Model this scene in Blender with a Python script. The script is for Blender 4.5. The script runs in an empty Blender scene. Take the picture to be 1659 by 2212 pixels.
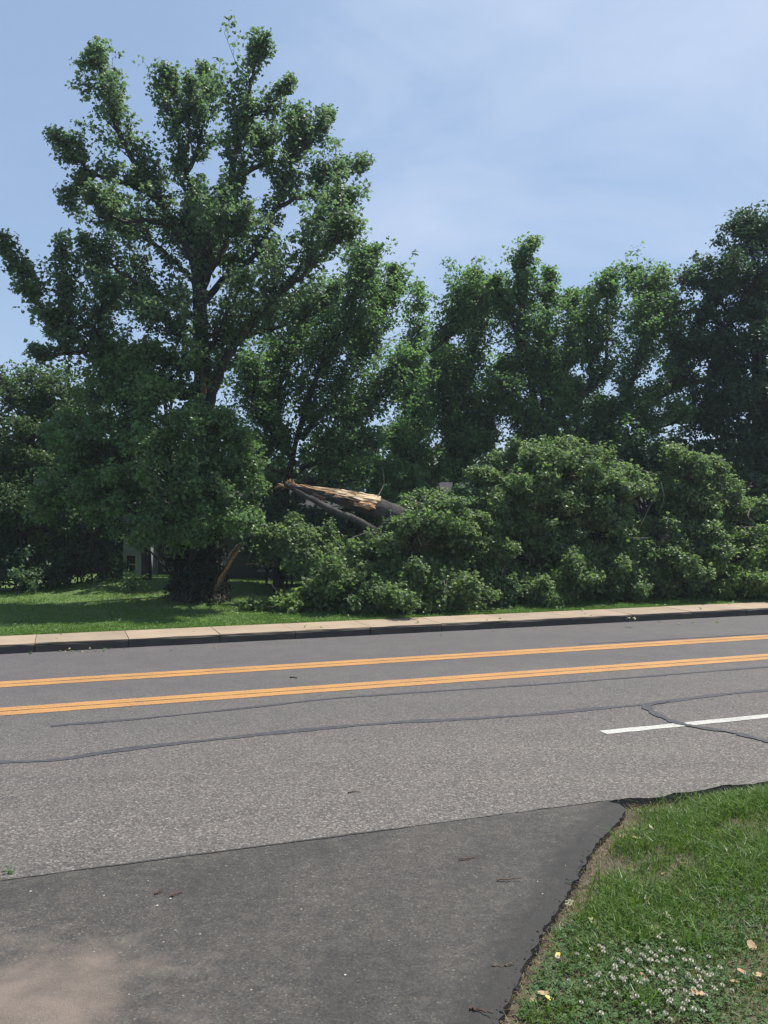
import bpy, math, random
import numpy as np
from mathutils import Vector

R = math.radians
rng = np.random.default_rng(7)
random.seed(7)
sc = bpy.context.scene
col = sc.collection

# ------------------------------------------------------------------ camera, sky, sun, exposure
HAZE = 0.0007
H = 2.3                    # eye height over the road
FPX, CX, HZ = 1916.0, 829.5, 1100.0
cam_d = bpy.data.cameras.new('camera')
cam = bpy.data.objects.new('camera', cam_d)
col.objects.link(cam)
cam.location = (0, 0, H)
cam.rotation_euler = (R(90 - 0.18), 0, 0)
cam_d.sensor_fit = 'VERTICAL'
cam_d.sensor_height = 24.0
cam_d.lens = 24.0 * FPX / 2212.0
cam_d.clip_end = 3000
cam_d.clip_start = 0.05
sc.camera = cam

SUN_DIR = Vector((0.42, 0.24, 1.0)).normalized()       # towards the sun: high, beyond the trees
sun_el = math.asin(SUN_DIR.z)
sun_az = math.atan2(SUN_DIR.x, SUN_DIR.y)
sd = bpy.data.lights.new('sun', 'SUN')
sd.energy = 4.5
sd.angle = R(0.53)
sd.color = (1.0, 0.95, 0.87)
sun = bpy.data.objects.new('sun', sd)
col.objects.link(sun)
sun.rotation_euler = (-SUN_DIR).to_track_quat('-Z', 'Y').to_euler()

w = bpy.data.worlds.new('World')
sc.world = w
w.use_nodes = True
nt = w.node_tree
for n in list(nt.nodes):
    nt.nodes.remove(n)


def N(nt, typ, **kw):
    n = nt.nodes.new(typ)
    for k, v in kw.items():
        setattr(n, k, v)
    return n


def L(nt, a, b):
    nt.links.new(a, b)


out = N(nt, 'ShaderNodeOutputWorld')
bg = N(nt, 'ShaderNodeBackground')
bg.inputs['Strength'].default_value = 0.068
sky = N(nt, 'ShaderNodeTexSky')
sky.sky_type = 'NISHITA'
sky.sun_disc = False
sky.sun_elevation = sun_el
sky.sun_rotation = sun_az
sky.air_density = 1.0
sky.dust_density = 0.6
sky.ozone_density = 2.0
tc = N(nt, 'ShaderNodeTexCoord')
# thin cirrus veil: direction projected on a high flat layer
sep = N(nt, 'ShaderNodeSeparateXYZ')
L(nt, tc.outputs['Generated'], sep.inputs[0])
zz = N(nt, 'ShaderNodeMath', operation='MAXIMUM'); zz.inputs[1].default_value = 0.0
L(nt, sep.outputs['Z'], zz.inputs[0])
za = N(nt, 'ShaderNodeMath', operation='ADD'); za.inputs[1].default_value = 0.55
L(nt, zz.outputs[0], za.inputs[0])
dv = N(nt, 'ShaderNodeVectorMath', operation='DIVIDE')
cmb = N(nt, 'ShaderNodeCombineXYZ')
for i in range(3):
    L(nt, za.outputs[0], cmb.inputs[i])
L(nt, tc.outputs['Generated'], dv.inputs[0]); L(nt, cmb.outputs[0], dv.inputs[1])
mp = N(nt, 'ShaderNodeMapping')
mp.inputs['Rotation'].default_value = (0, 0, R(-60))
mp.inputs['Location'].default_value = (8.456, 0.684, 0)
mp.inputs['Scale'].default_value = (0.8, 1.3, 1)
L(nt, dv.outputs[0], mp.inputs['Vector'])
n1 = N(nt, 'ShaderNodeTexNoise')
n1.inputs['Scale'].default_value = 1.7; n1.inputs['Detail'].default_value = 7; n1.inputs['Roughness'].default_value = 0.52
n1.inputs['Distortion'].default_value = 0.55
L(nt, mp.outputs[0], n1.inputs['Vector'])
r1 = N(nt, 'ShaderNodeMapRange'); r1.inputs[1].default_value = 0.36; r1.inputs[2].default_value = 0.72
r1.inputs[3].default_value = 0.55; r1.inputs[4].default_value = 0.90
L(nt, n1.outputs['Fac'], r1.inputs[0])
mix = N(nt, 'ShaderNodeMix', data_type='RGBA')
L(nt, r1.outputs[0], mix.inputs['Factor'])
tint = N(nt, 'ShaderNodeMix', data_type='RGBA', blend_type='MULTIPLY')
tint.inputs['Factor'].default_value = 1.0
tint.inputs['B'].default_value = (1.06, 1.12, 1.14, 1)
L(nt, sky.outputs[0], tint.inputs['A'])
L(nt, tint.outputs['Result'], mix.inputs['A'])
mix.inputs['B'].default_value = (4.1, 5.45, 7.75, 1)
r2 = N(nt, 'ShaderNodeMapRange'); r2.inputs[1].default_value = 0.54; r2.inputs[2].default_value = 0.76
r2.inputs[3].default_value = 0.0; r2.inputs[4].default_value = 0.55
n2 = N(nt, 'ShaderNodeTexNoise'); n2.inputs['Scale'].default_value = 3.2; n2.inputs['Detail'].default_value = 8; n2.inputs['Roughness'].default_value = 0.6; n2.inputs['Distortion'].default_value = 0.9
L(nt, mp.outputs[0], n2.inputs['Vector'])
sm = N(nt, 'ShaderNodeMath', operation='MULTIPLY_ADD'); sm.inputs[1].default_value = 0.35
L(nt, n2.outputs['Fac'], sm.inputs[0])
sm2 = N(nt, 'ShaderNodeMath', operation='MULTIPLY'); sm2.inputs[1].default_value = 0.70
L(nt, n1.outputs['Fac'], sm2.inputs[0]); L(nt, sm2.outputs[0], sm.inputs[2])
L(nt, sm.outputs[0], r2.inputs[0])
wisp = N(nt, 'ShaderNodeMix', data_type='RGBA')
L(nt, r2.outputs[0], wisp.inputs['Factor']); L(nt, mix.outputs['Result'], wisp.inputs['A'])
wisp.inputs['B'].default_value = (6.3, 7.1, 8.7, 1)
L(nt, wisp.outputs['Result'], bg.inputs['Color'])
L(nt, bg.outputs[0], out.inputs['Surface'])

sc.view_settings.view_transform = 'Standard'
sc.view_settings.look = 'None'
sc.view_settings.exposure = 0.7
sc.view_settings.gamma = 1.0
sc.view_settings.use_curve_mapping = False
sc.render.engine = 'CYCLES'
sc.cycles.use_denoising = True
sc.cycles.filter_width = 1.4
sc.cycles.max_bounces = 12
sc.cycles.diffuse_bounces = 8
sc.cycles.transmission_bounces = 8
sc.cycles.transparent_max_bounces = 4


# ------------------------------------------------------------------ helpers
YAW = R(70)
U = np.array([math.sin(YAW), math.cos(YAW), 0.0])       # along the road
NN = np.array([-math.cos(YAW), math.sin(YAW), 0.0])     # across the road, away from the viewer


def P(px, py, Y):
    """A point of the photograph at depth Y."""
    return np.array([(px - CX) / FPX * Y, Y, H - (py - HZ) / FPX * Y])


def G(px, py, z=0.0):
    Y = (H - z) * FPX / (py - HZ)
    return np.array([(px - CX) / FPX * Y, Y, z])


def ST(p):
    return float(p @ U), float(p @ NN)


def RD(s, t, z=0.0):
    return U * s + NN * t + np.array([0, 0, z])


def tag(o, label=None, cat=None, group=None, kind=None):
    if label: o['label'] = label
    if cat: o['category'] = cat
    if group: o['group'] = group
    if kind: o['kind'] = kind
    return o


def thing(name, label, cat, loc=(0, 0, 0), group=None):
    o = bpy.data.objects.new(name, None)
    o.empty_display_size = 0.2
    o.location = tuple(float(v) for v in loc)
    col.objects.link(o)
    return tag(o, label, cat, group)


def world_loc(o):
    v = Vector((0, 0, 0))
    while o is not None:
        v = v + o.location
        o = o.parent
    return v


def link(name, mesh, parent=None):
    """World-space mesh; under a parent (never rotated) the object origin is put back to the world origin."""
    o = bpy.data.objects.new(name, mesh)
    col.objects.link(o)
    if parent is not None:
        o.parent = parent
        o.location = -world_loc(parent)
    return o


def mesh_np(name, V, F, mats=(), smooth=False, attrs=None, midx=None):
    """V (n,3); F list of (m,k) index arrays (tri or quad)."""
    V = np.ascontiguousarray(V, dtype=np.float32)
    if isinstance(F, np.ndarray):
        F = [F]
    F = [np.asarray(f, dtype=np.int32) for f in F if len(f)]
    me = bpy.data.meshes.new(name)
    me.vertices.add(len(V))
    me.vertices.foreach_set('co', V.ravel())
    idx = np.concatenate([f.ravel() for f in F])
    tot = np.concatenate([np.full(len(f), f.shape[1], np.int32) for f in F])
    start = np.concatenate([[0], np.cumsum(tot)[:-1]]).astype(np.int32)
    me.loops.add(len(idx))
    me.loops.foreach_set('vertex_index', idx)
    me.polygons.add(len(tot))
    me.polygons.foreach_set('loop_start', start)
    me.polygons.foreach_set('loop_total', tot)
    me.polygons.foreach_set('use_smooth', np.full(len(tot), bool(smooth)))
    if midx is not None:
        me.polygons.foreach_set('material_index', np.asarray(midx, np.int32))
    if attrs:
        for k, a in attrs.items():
            at = me.attributes.new(k, 'FLOAT', 'POINT')
            at.data.foreach_set('value', np.asarray(a, np.float32))
    me.update(calc_edges=True)
    for m in mats:
        me.materials.append(m)
    return me


class Buf:
    def __init__(self):
        self.V, self.T, self.Q, self.n = [], [], [], 0

    def add(self, V, T=None, Q=None):
        V = np.asarray(V, float)
        if T is not None and len(T): self.T.append(np.asarray(T) + self.n)
        if Q is not None and len(Q): self.Q.append(np.asarray(Q) + self.n)
        self.V.append(V); self.n += len(V)

    def tube(self, pts, rad, k=8, rough=0.0, cap=True):
        pts = np.asarray(pts, float)
        rad = np.broadcast_to(np.asarray(rad, float), (len(pts),))
        n = len(pts)
        tan = np.gradient(pts, axis=0)
        tan /= np.linalg.norm(tan, axis=1)[:, None] + 1e-9
        ref = np.array([0.13, 0.97, 0.21]) if abs(tan[0] @ np.array([0, 1, 0])) < 0.9 else np.array([1.0, 0, 0])
        a = np.cross(tan, ref); a /= np.linalg.norm(a, axis=1)[:, None] + 1e-9
        b = np.cross(tan, a)
        th = np.arange(k) / k * 2 * np.pi
        rr = rad[:, None] * (1 + rough * rng.normal(size=(n, k)))
        V = pts[:, None] + rr[..., None] * (np.cos(th)[None, :, None] * a[:, None] + np.sin(th)[None, :, None] * b[:, None])
        V = V.reshape(-1, 3)
        i = np.arange(n - 1)[:, None] * k; j = np.arange(k)[None]; j2 = (j + 1) % k
        Q = np.stack([i + j, i + j2, i + k + j2, i + k + j], -1).reshape(-1, 4)
        T = None
        if cap:
            V = np.vstack([V, pts[:1], pts[-1:]])
            c0, c1 = n * k, n * k + 1
            T = [(c0, (q + 1) % k, q) for q in range(k)] + [(c1, (n - 1) * k + q, (n - 1) * k + (q + 1) % k) for q in range(k)]
        self.add(V, T, Q)

    def box(self, lo, hi):
        x0, y0, z0 = lo; x1, y1, z1 = hi
        V = [(x0, y0, z0), (x1, y0, z0), (x1, y1, z0), (x0, y1, z0), (x0, y0, z1), (x1, y0, z1), (x1, y1, z1), (x0, y1, z1)]
        Q = [(0, 3, 2, 1), (4, 5, 6, 7), (0, 1, 5, 4), (1, 2, 6, 5), (2, 3, 7, 6), (3, 0, 4, 7)]
        self.add(V, None, Q)

    def twigs(self, P0, P1, P2, r0, r1, r2):
        """Many three-point, three-sided twigs at once."""
        m = len(P0)
        if m == 0: return
        d = P2 - P0
        d = d / (np.linalg.norm(d, axis=1)[:, None] + 1e-9)
        ref = np.where(np.abs(d[:, 2:3]) < 0.9, np.array([[0, 0, 1.0]]), np.array([[1.0, 0, 0]]))
        a = np.cross(d, ref); a /= np.linalg.norm(a, axis=1)[:, None] + 1e-9
        b = np.cross(d, a)
        V = []
        for Pt, r in ((P0, r0), (P1, r1), (P2, r2)):
            r = np.broadcast_to(np.asarray(r, float), (m,))[:, None]
            for th in (0.3, 2.39, 4.49):
                V.append(Pt + r * (math.cos(th) * a + math.sin(th) * b))
        V = np.stack(V, 1).reshape(-1, 3)
        base = np.arange(m)[:, None, None] * 9
        q = []
        for s in (0, 3):
            for j in range(3):
                j2 = (j + 1) % 3
                q.append((s + j, s + j2, s + 3 + j2, s + 3 + j))
        Q = (base + np.array(q)[None]).reshape(-1, 4)
        self.add(V, None, Q)

    def build(self, name, mats, parent=None, smooth=False):
        F = []
        if self.T: F.append(np.concatenate([np.asarray(t).reshape(-1, 3) for t in self.T]))
        if self.Q: F.append(np.concatenate([np.asarray(t).reshape(-1, 4) for t in self.Q]))
        if not isinstance(mats, (list, tuple)): mats = [mats]
        return link(name, mesh_np(name, np.concatenate(self.V), F, mats, smooth), parent)


def resample(pts, n):
    """Smooth curve through pts, n samples by arc length (Catmull-Rom)."""
    pts = np.asarray(pts, float)
    if len(pts) == 2:
        return pts[0] + np.linspace(0, 1, n)[:, None] * (pts[1] - pts[0])
    ext = np.vstack([2 * pts[0] - pts[1], pts, 2 * pts[-1] - pts[-2]])
    o = []
    for i in range(len(pts) - 1):
        p0, p1, p2, p3 = ext[i:i + 4]
        for t in np.linspace(0, 1, 12, endpoint=False):
            o.append(0.5 * ((2 * p1) + (-p0 + p2) * t + (2 * p0 - 5 * p1 + 4 * p2 - p3) * t * t + (-p0 + 3 * p1 - 3 * p2 + p3) * t ** 3))
    o.append(pts[-1])
    o = np.array(o)
    s = np.concatenate([[0], np.cumsum(np.linalg.norm(np.diff(o, axis=0), axis=1))])
    q = np.linspace(0, s[-1], n)
    return np.stack([np.interp(q, s, o[:, i]) for i in range(o.shape[1])], 1)


# ------------------------------------------------------------------ materials
def new_mat(name):
    m = bpy.data.materials.new(name)
    m.use_nodes = True
    nt = m.node_tree
    b = nt.nodes['Principled BSDF']
    return m, nt, b


def ramp(nt, stops, interp='LINEAR'):
    r = N(nt, 'ShaderNodeValToRGB')
    cr = r.color_ramp
    cr.interpolation = interp
    while len(cr.elements) > 1: cr.elements.remove(cr.elements[-1])
    cr.elements[0].position = stops[0][0]; cr.elements[0].color = (*stops[0][1], 1)
    for p, c in stops[1:]:
        e = cr.elements.new(p); e.color = (*c, 1)
    return r


def noise(nt, vec, scale, detail=4, rough=0.55, dist=0.0):
    n = N(nt, 'ShaderNodeTexNoise')
    n.inputs['Scale'].default_value = scale; n.inputs['Detail'].default_value = detail
    n.inputs['Roughness'].default_value = rough; n.inputs['Distortion'].default_value = dist
    if vec is not None: L(nt, vec, n.inputs['Vector'])
    return n


def mixc(nt, fac, a, b, blend='MIX'):
    m = N(nt, 'ShaderNodeMix', data_type='RGBA', blend_type=blend)
    for sock, v in (('Factor', fac), ('A', a), ('B', b)):
        if hasattr(v, 'is_output'): L(nt, v, m.inputs[sock])
        elif isinstance(v, (int, float)): m.inputs[sock].default_value = v
        else: m.inputs[sock].default_value = (*v, 1)
    return m.outputs['Result']


def mrange(nt, v, a, b, c=0.0, d=1.0):
    r = N(nt, 'ShaderNodeMapRange')
    for i, x in enumerate((a, b, c, d)): r.inputs[i + 1].default_value = x
    L(nt, v, r.inputs[0])
    return r.outputs[0]


def mathn(nt, op, a, b=None):
    m = N(nt, 'ShaderNodeMath', operation=op)
    for i, v in enumerate((a, b)):
        if v is None: continue
        if hasattr(v, 'is_output'): L(nt, v, m.inputs[i])
        else: m.inputs[i].default_value = v
    return m.outputs[0]


def geo_pos(nt):
    return N(nt, 'ShaderNodeNewGeometry').outputs['Position']


def bump(nt, b, h, strength=0.4, dist=0.01):
    n = N(nt, 'ShaderNodeBump')
    n.inputs['Strength'].default_value = strength; n.inputs['Distance'].default_value = dist
    L(nt, h, n.inputs['Height']); L(nt, n.outputs[0], b.inputs['Normal'])


def leaf_mat(name, c0, c1, c2, trans=0.35, rough=0.42, tcol=None, under=None):
    m, nt, b = new_mat(name)
    g = N(nt, 'ShaderNodeNewGeometry')
    cr = ramp(nt, [(0.0, c0), (0.55, c1), (1.0, c2)])
    L(nt, g.outputs['Random Per Island'], cr.inputs[0])
    nz = noise(nt, g.outputs['Position'], 0.55, 2)
    colr = mixc(nt, mrange(nt, nz.outputs['Fac'], 0.35, 0.7, 0, 0.45), cr.outputs[0], c1)
    if under is not None:
        colr = mixc(nt, mathn(nt, 'MULTIPLY', g.outputs['Backfacing'], 0.6), colr, under)
    L(nt, colr, b.inputs['Base Color'])
    b.inputs['Roughness'].default_value = rough
    b.inputs['Specular IOR Level'].default_value = 0.4
    tr = N(nt, 'ShaderNodeBsdfTranslucent')
    tm = mixc(nt, 1.0, colr, tcol or (1.35, 1.6, 1.0), 'MULTIPLY')
    L(nt, tm, tr.inputs['Color'])
    ms = N(nt, 'ShaderNodeMixShader'); ms.inputs[0].default_value = trans
    L(nt, b.outputs[0], ms.inputs[1]); L(nt, tr.outputs[0], ms.inputs[2])
    L(nt, ms.outputs[0], nt.nodes['Material Output'].inputs['Surface'])
    return m


M = {}
M['leaf_main'] = leaf_mat('leaf_main', (.058, .102, .050), (.094, .154, .068), (.145, .215, .095), 0.48, .46, under=(.13, .18, .12))
M['leaf_bush'] = leaf_mat('leaf_bush', (.060, .120, .038), (.100, .180, .058), (.155, .24, .085), 0.46, .42, under=(.13, .19, .10))
M['leaf_back'] = leaf_mat('leaf_back', (.072, .135, .056), (.112, .188, .078), (.165, .245, .102), 0.52, .5)
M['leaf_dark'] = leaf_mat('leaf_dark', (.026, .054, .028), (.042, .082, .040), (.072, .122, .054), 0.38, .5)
M['leaf_olive'] = leaf_mat('leaf_olive', (.050, .088, .032), (.080, .126, .048), (.115, .165, .064), 0.44, .5)
M['leaf_fallen'] = leaf_mat('leaf_fallen', (.060, .112, .038), (.104, .168, .056), (.165, .228, .086), 0.46, .44, under=(.19, .23, .13))
M['leaf_lime'] = leaf_mat('leaf_lime', (.100, .170, .038), (.148, .225, .060), (.21, .28, .086), 0.50, .44, under=(.20, .24, .12))
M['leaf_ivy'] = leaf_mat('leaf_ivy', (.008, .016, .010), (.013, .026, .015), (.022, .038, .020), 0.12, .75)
M['leaf_yellow'] = leaf_mat('leaf_yellow', (.5, .42, .05), (.6, .48, .08), (.6, .5, .15), 0.2, .5)
M['leaf_orange'] = leaf_mat('leaf_orange', (.30, .17, .08), (.36, .21, .10), (.38, .25, .13), 0.1, .6)
M['leaf_tan'] = leaf_mat('leaf_tan', (.32, .20, .11), (.38, .26, .15), (.45, .33, .2), 0.1, .7)
M['leaf_pale'] = leaf_mat('leaf_pale', (.24, .25, .13), (.31, .31, .17), (.36, .35, .21), 0.15, .6)
M['grass_blade'] = leaf_mat('grass_blade', (.052, .100, .018), (.095, .165, .030), (.165, .23, .062), 0.40, .42, (1.2, 1.4, .6))
M['grass_far'] = leaf_mat('grass_far', (.062, .128, .020), (.10, .18, .032), (.14, .225, .048), 0.42, .5, (1.2, 1.4, .6))
M['straw'] = leaf_mat('straw', (.20, .15, .075), (.30, .23, .12), (.38, .31, .18), 0.15, .6, (1, .9, .7))
M['clover'] = leaf_mat('clover', (.034, .080, .020), (.056, .120, .030), (.105, .172, .052), 0.34, .65)


def bark_mat(name, dark, light, scale=9.0):
    m, nt, b = new_mat(name)
    pos = geo_pos(nt)
    mpn = N(nt, 'ShaderNodeMapping'); mpn.inputs['Scale'].default_value = (1, 1, .28)
    L(nt, pos, mpn.inputs['Vector'])
    n = noise(nt, mpn.outputs[0], scale, 6, .65, .4)
    cr = ramp(nt, [(.33, dark), (.68, light)])
    L(nt, n.outputs['Fac'], cr.inputs[0]); L(nt, cr.outputs[0], b.inputs['Base Color'])
    b.inputs['Roughness'].default_value = .9
    bump(nt, b, n.outputs['Fac'], .9, .04)
    return m


M['bark'] = bark_mat('bark', (.020, .018, .017), (.060, .052, .046))
M['bark_grey'] = bark_mat('bark_grey', (.022, .020, .018), (.075, .066, .058), 12)
M['twig_grey'] = bark_mat('twig_grey', (.16, .13, .105), (.30, .26, .21), 20)
M['vine'] = bark_mat('vine', (.035, .025, .018), (.10, .075, .05), 16)


def wood_mat(name, a, b_, c):
    m, nt, b = new_mat(name)
    tcn = N(nt, 'ShaderNodeNewGeometry')
    mpn = N(nt, 'ShaderNodeMapping')
    mpn.inputs['Rotation'].default_value = (0, R(12), 0)
    mpn.inputs['Scale'].default_value = (2.2, 20, 22)
    L(nt, tcn.outputs['Position'], mpn.inputs['Vector'])
    n = noise(nt, mpn.outputs[0], 1.2, 5, .6, .3)
    cr = ramp(nt, [(.28, a), (.5, b_), (.72, c)])
    L(nt, n.outputs['Fac'], cr.inputs[0]); L(nt, cr.outputs[0], b.inputs['Base Color'])
    b.inputs['Roughness'].default_value = .75
    bump(nt, b, n.outputs['Fac'], .8, .02)
    return m


M['wood_pale'] = wood_mat('wood_pale', (.20, .12, .06), (.50, .38, .22), (.66, .55, .38))
M['wood_orange'] = wood_mat('wood_orange', (.16, .07, .028), (.36, .19, .08), (.52, .33, .16))
M['wood_brown'] = wood_mat('wood_brown', (.05, .028, .018), (.13, .075, .045), (.26, .16, .09))


def asphalt_road():
    m, nt, b = new_mat('asphalt_old')
    pos = geo_pos(nt)
    v = N(nt, 'ShaderNodeTexVoronoi'); v.inputs['Scale'].default_value = 72
    L(nt, pos, v.inputs['Vector'])
    sepc = N(nt, 'ShaderNodeSeparateColor'); L(nt, v.outputs['Color'], sepc.inputs[0])
    stone = ramp(nt, [(0.0, (.035, .033, .032)), (.3, (.105, .099, .095)), (.7, (.20, .188, .176)), (.9, (.30, .28, .26)), (1.0, (.52, .49, .45))])
    L(nt, sepc.outputs[0], stone.inputs[0])
    fine = noise(nt, pos, 160, 3, .6)
    c1 = mixc(nt, .3, stone.outputs[0], mixc(nt, fine.outputs['Fac'], (.02, .019, .019), (.32, .30, .28)))
    # broad tone: worn lanes, faint lengthwise streaks
    mpn = N(nt, 'ShaderNodeMapping'); mpn.inputs['Rotation'].default_value = (0, 0, R(-20)); mpn.inputs['Scale'].default_value = (.08, .9, 1)
    L(nt, pos, mpn.inputs['Vector'])
    big = noise(nt, mpn.outputs[0], 1.0, 4, .55)
    c2 = mixc(nt, mrange(nt, big.outputs['Fac'], .3, .7, 0, 1), mixc(nt, 1.0, c1, (.84, .82, .86), 'MULTIPLY'), mixc(nt, 1.0, c1, (1.12, 1.09, 1.07), 'MULTIPLY'))
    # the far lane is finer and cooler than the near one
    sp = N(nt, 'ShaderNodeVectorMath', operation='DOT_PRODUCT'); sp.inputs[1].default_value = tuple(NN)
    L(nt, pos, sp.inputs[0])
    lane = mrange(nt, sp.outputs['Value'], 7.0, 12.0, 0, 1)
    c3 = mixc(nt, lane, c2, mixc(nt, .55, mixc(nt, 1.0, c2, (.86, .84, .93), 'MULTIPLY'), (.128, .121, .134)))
    pat = noise(nt, pos, 2.2, 5, .6)
    c4 = mixc(nt, mrange(nt, pat.outputs['Fac'], .42, .72, 0, .28), c3, (.22, .20, .185))
    L(nt, mixc(nt, 1.0, c4, (.56, .552, .522), 'MULTIPLY'), b.inputs['Base Color'])
    b.inputs['Roughness'].default_value = .85
    bump(nt, b, mathn(nt, 'ADD', v.outputs['Distance'], fine.outputs['Fac']), .55, .006)
    return m


def asphalt_drive():
    m, nt, b = new_mat('asphalt_drive')
    pos = geo_pos(nt)
    v = N(nt, 'ShaderNodeTexVoronoi'); v.inputs['Scale'].default_value = 95
    L(nt, pos, v.inputs['Vector'])
    sepc = N(nt, 'ShaderNodeSeparateColor'); L(nt, v.outputs['Color'], sepc.inputs[0])
    stone = ramp(nt, [(0.0, (.022, .021, .021)), (.5, (.060, .056, .054)), (.9, (.10, .094, .088)), (.98, (.14, .13, .12)), (1.0, (.27, .255, .225))])
    L(nt, sepc.outputs[0], stone.inputs[0])
    fine = noise(nt, pos, 190, 3, .65)
    c1 = mixc(nt, .45, stone.outputs[0], mixc(nt, fine.outputs['Fac'], (.020, .019, .019), (.125, .117, .112)))
    big = noise(nt, pos, 1.3, 7, .68, .4)
    med = noise(nt, pos, 11, 6, .72, .3)
    c1 = mixc(nt, mrange(nt, med.outputs['Fac'], .34, .66, 0, 1), mixc(nt, 1.0, c1, (.70, .69, .70), 'MULTIPLY'), mixc(nt, 1.0, c1, (1.28, 1.26, 1.22), 'MULTIPLY'))
    c2 = mixc(nt, mrange(nt, big.outputs['Fac'], .35, .68, 0, 1), mixc(nt, 1.0, c1, (.74, .73, .75), 'MULTIPLY'), mixc(nt, 1.0, c1, (1.30, 1.26, 1.22), 'MULTIPLY'))
    # worn dusty patch with a ragged outline where cars turn in
    d = N(nt, 'ShaderNodeVectorMath', operation='DISTANCE'); d.inputs[1].default_value = (-1.72, 4.05, 0)
    sc_ = N(nt, 'ShaderNodeVectorMath', operation='MULTIPLY'); sc_.inputs[1].default_value = (1.0, 1.0, 0)
    L(nt, pos, sc_.inputs[0]); L(nt, sc_.outputs[0], d.inputs[0])
    n2 = noise(nt, pos, 3.2, 5, .6)
    dd = mathn(nt, 'ADD', d.outputs['Value'], mathn(nt, 'MULTIPLY', mathn(nt, 'SUBTRACT', n2.outputs['Fac'], .5), 1.7))
    dust = mathn(nt, 'MULTIPLY', mrange(nt, dd, .85, .1, 0, .9), mrange(nt, fine.outputs['Fac'], .32, .52, .35, 1))
    grit = mixc(nt, fine.outputs['Fac'], (.15, .115, .098), (.36, .285, .245))
    c3 = mixc(nt, dust, c2, grit)
    # dark soil and tar along the ragged edge
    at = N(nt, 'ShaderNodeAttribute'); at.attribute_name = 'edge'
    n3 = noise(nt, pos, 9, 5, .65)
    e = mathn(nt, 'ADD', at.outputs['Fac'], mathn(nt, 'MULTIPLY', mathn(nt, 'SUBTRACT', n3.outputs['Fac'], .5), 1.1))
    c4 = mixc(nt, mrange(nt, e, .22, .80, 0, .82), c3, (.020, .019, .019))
    L(nt, mixc(nt, 1.0, c4, (.66, .655, .62), 'MULTIPLY'), b.inputs['Base Color'])
    b.inputs['Roughness'].default_value = .82
    bump(nt, b, mathn(nt, 'ADD', v.outputs['Distance'], fine.outputs['Fac']), .5, .004)
    return m


def paint_mat(name, c, worn, under, scale=30):
    m, nt, b = new_mat(name)
    pos = geo_pos(nt)
    n = noise(nt, pos, scale, 5, .7)
    n2 = noise(nt, pos, 1.3, 4, .6)
    f = mathn(nt, 'ADD', n.outputs['Fac'], mathn(nt, 'MULTIPLY', mathn(nt, 'SUBTRACT', n2.outputs['Fac'], .5), .25))
    c1 = mixc(nt, mrange(nt, f, .49, .64, 0, worn), c, under)
    c2 = mixc(nt, mrange(nt, n2.outputs['Fac'], .35, .7, 0, .25), c1, tuple(x * .7 for x in c))
    L(nt, c2, b.inputs['Base Color'])
    b.inputs['Roughness'].default_value = .6
    return m


def concrete_mat(name, a, bb, c):
    m, nt, b = new_mat(name)
    pos = geo_pos(nt)
    oi = N(nt, 'ShaderNodeObjectInfo')
    n = noise(nt, pos, 1.6, 6, .62)
    n2 = noise(nt, pos, 55, 4, .7)
    cr = ramp(nt, [(.3, a), (.5, bb), (.72, c)])
    L(nt, n.outputs['Fac'], cr.inputs[0])
    c1 = mixc(nt, mrange(nt, n2.outputs['Fac'], .3, .7, 0, .35), cr.outputs[0], tuple(x * .55 for x in bb))
    sh = mixc(nt, oi.outputs['Random'], mixc(nt, 1.0, c1, (.86, .87, .88), 'MULTIPLY'), mixc(nt, 1.0, c1, (1.08, 1.06, 1.04), 'MULTIPLY'))
    L(nt, sh, b.inputs['Base Color'])
    b.inputs['Roughness'].default_value = .85
    bump(nt, b, n2.outputs['Fac'], .3, .006)
    return m


def soil_mat(name, a, b_, c, s=3.0):
    m, nt, b = new_mat(name)
    pos = geo_pos(nt)
    n = noise(nt, pos, s, 7, .65)
    cr = ramp(nt, [(.3, a), (.5, b_), (.72, c)])
    L(nt, n.outputs['Fac'], cr.inputs[0])
    n2 = noise(nt, pos, s * 25, 3, .6)
    c1 = mixc(nt, mrange(nt, n2.outputs['Fac'], .35, .7, 0, .5), cr.outputs[0], tuple(x * .45 for x in b_))
    L(nt, c1, b.inputs['Base Color'])
    b.inputs['Roughness'].default_value = .95
    bump(nt, b, n2.outputs['Fac'], .6, .02)
    return m


def plain(name, c, rough=.7, spec=.3, var=.15, s=6):
    m, nt, b = new_mat(name)
    n = noise(nt, geo_pos(nt), s, 5, .6)
    c1 = mixc(nt, mrange(nt, n.outputs['Fac'], .3, .7, 0, 1), tuple(x * (1 - var) for x in c), tuple(min(1, x * (1 + var)) for x in c))
    L(nt, c1, b.inputs['Base Color'])
    b.inputs['Roughness'].default_value = rough
    b.inputs['Specular IOR Level'].default_value = spec
    return m


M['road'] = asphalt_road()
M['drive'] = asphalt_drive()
M['yellow'] = paint_mat('yellow_paint', (.41, .21, .065), .7, (.12, .095, .07))
M['white'] = paint_mat('white_paint', (.42, .415, .38), .75, (.17, .16, .15))
M['tar'] = plain('tar', (.060, .059, .066), .55, .3, .25, 14)
M['crackfill'] = plain('crack_dark', (.05, .047, .045), .9, .2, .3, 20)  # dark tone shared by the seam line and the asphalt crumbs
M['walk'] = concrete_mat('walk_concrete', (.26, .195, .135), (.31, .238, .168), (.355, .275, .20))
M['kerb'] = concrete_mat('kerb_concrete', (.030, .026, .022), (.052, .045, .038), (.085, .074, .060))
M['lawn'] = soil_mat('lawn_turf', (.055, .095, .020), (.080, .138, .028), (.105, .17, .038), 1.2)
M['verge'] = soil_mat('verge_soil', (.050, .042, .028), (.085, .070, .043), (.14, .115, .075), 2.4)
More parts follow.
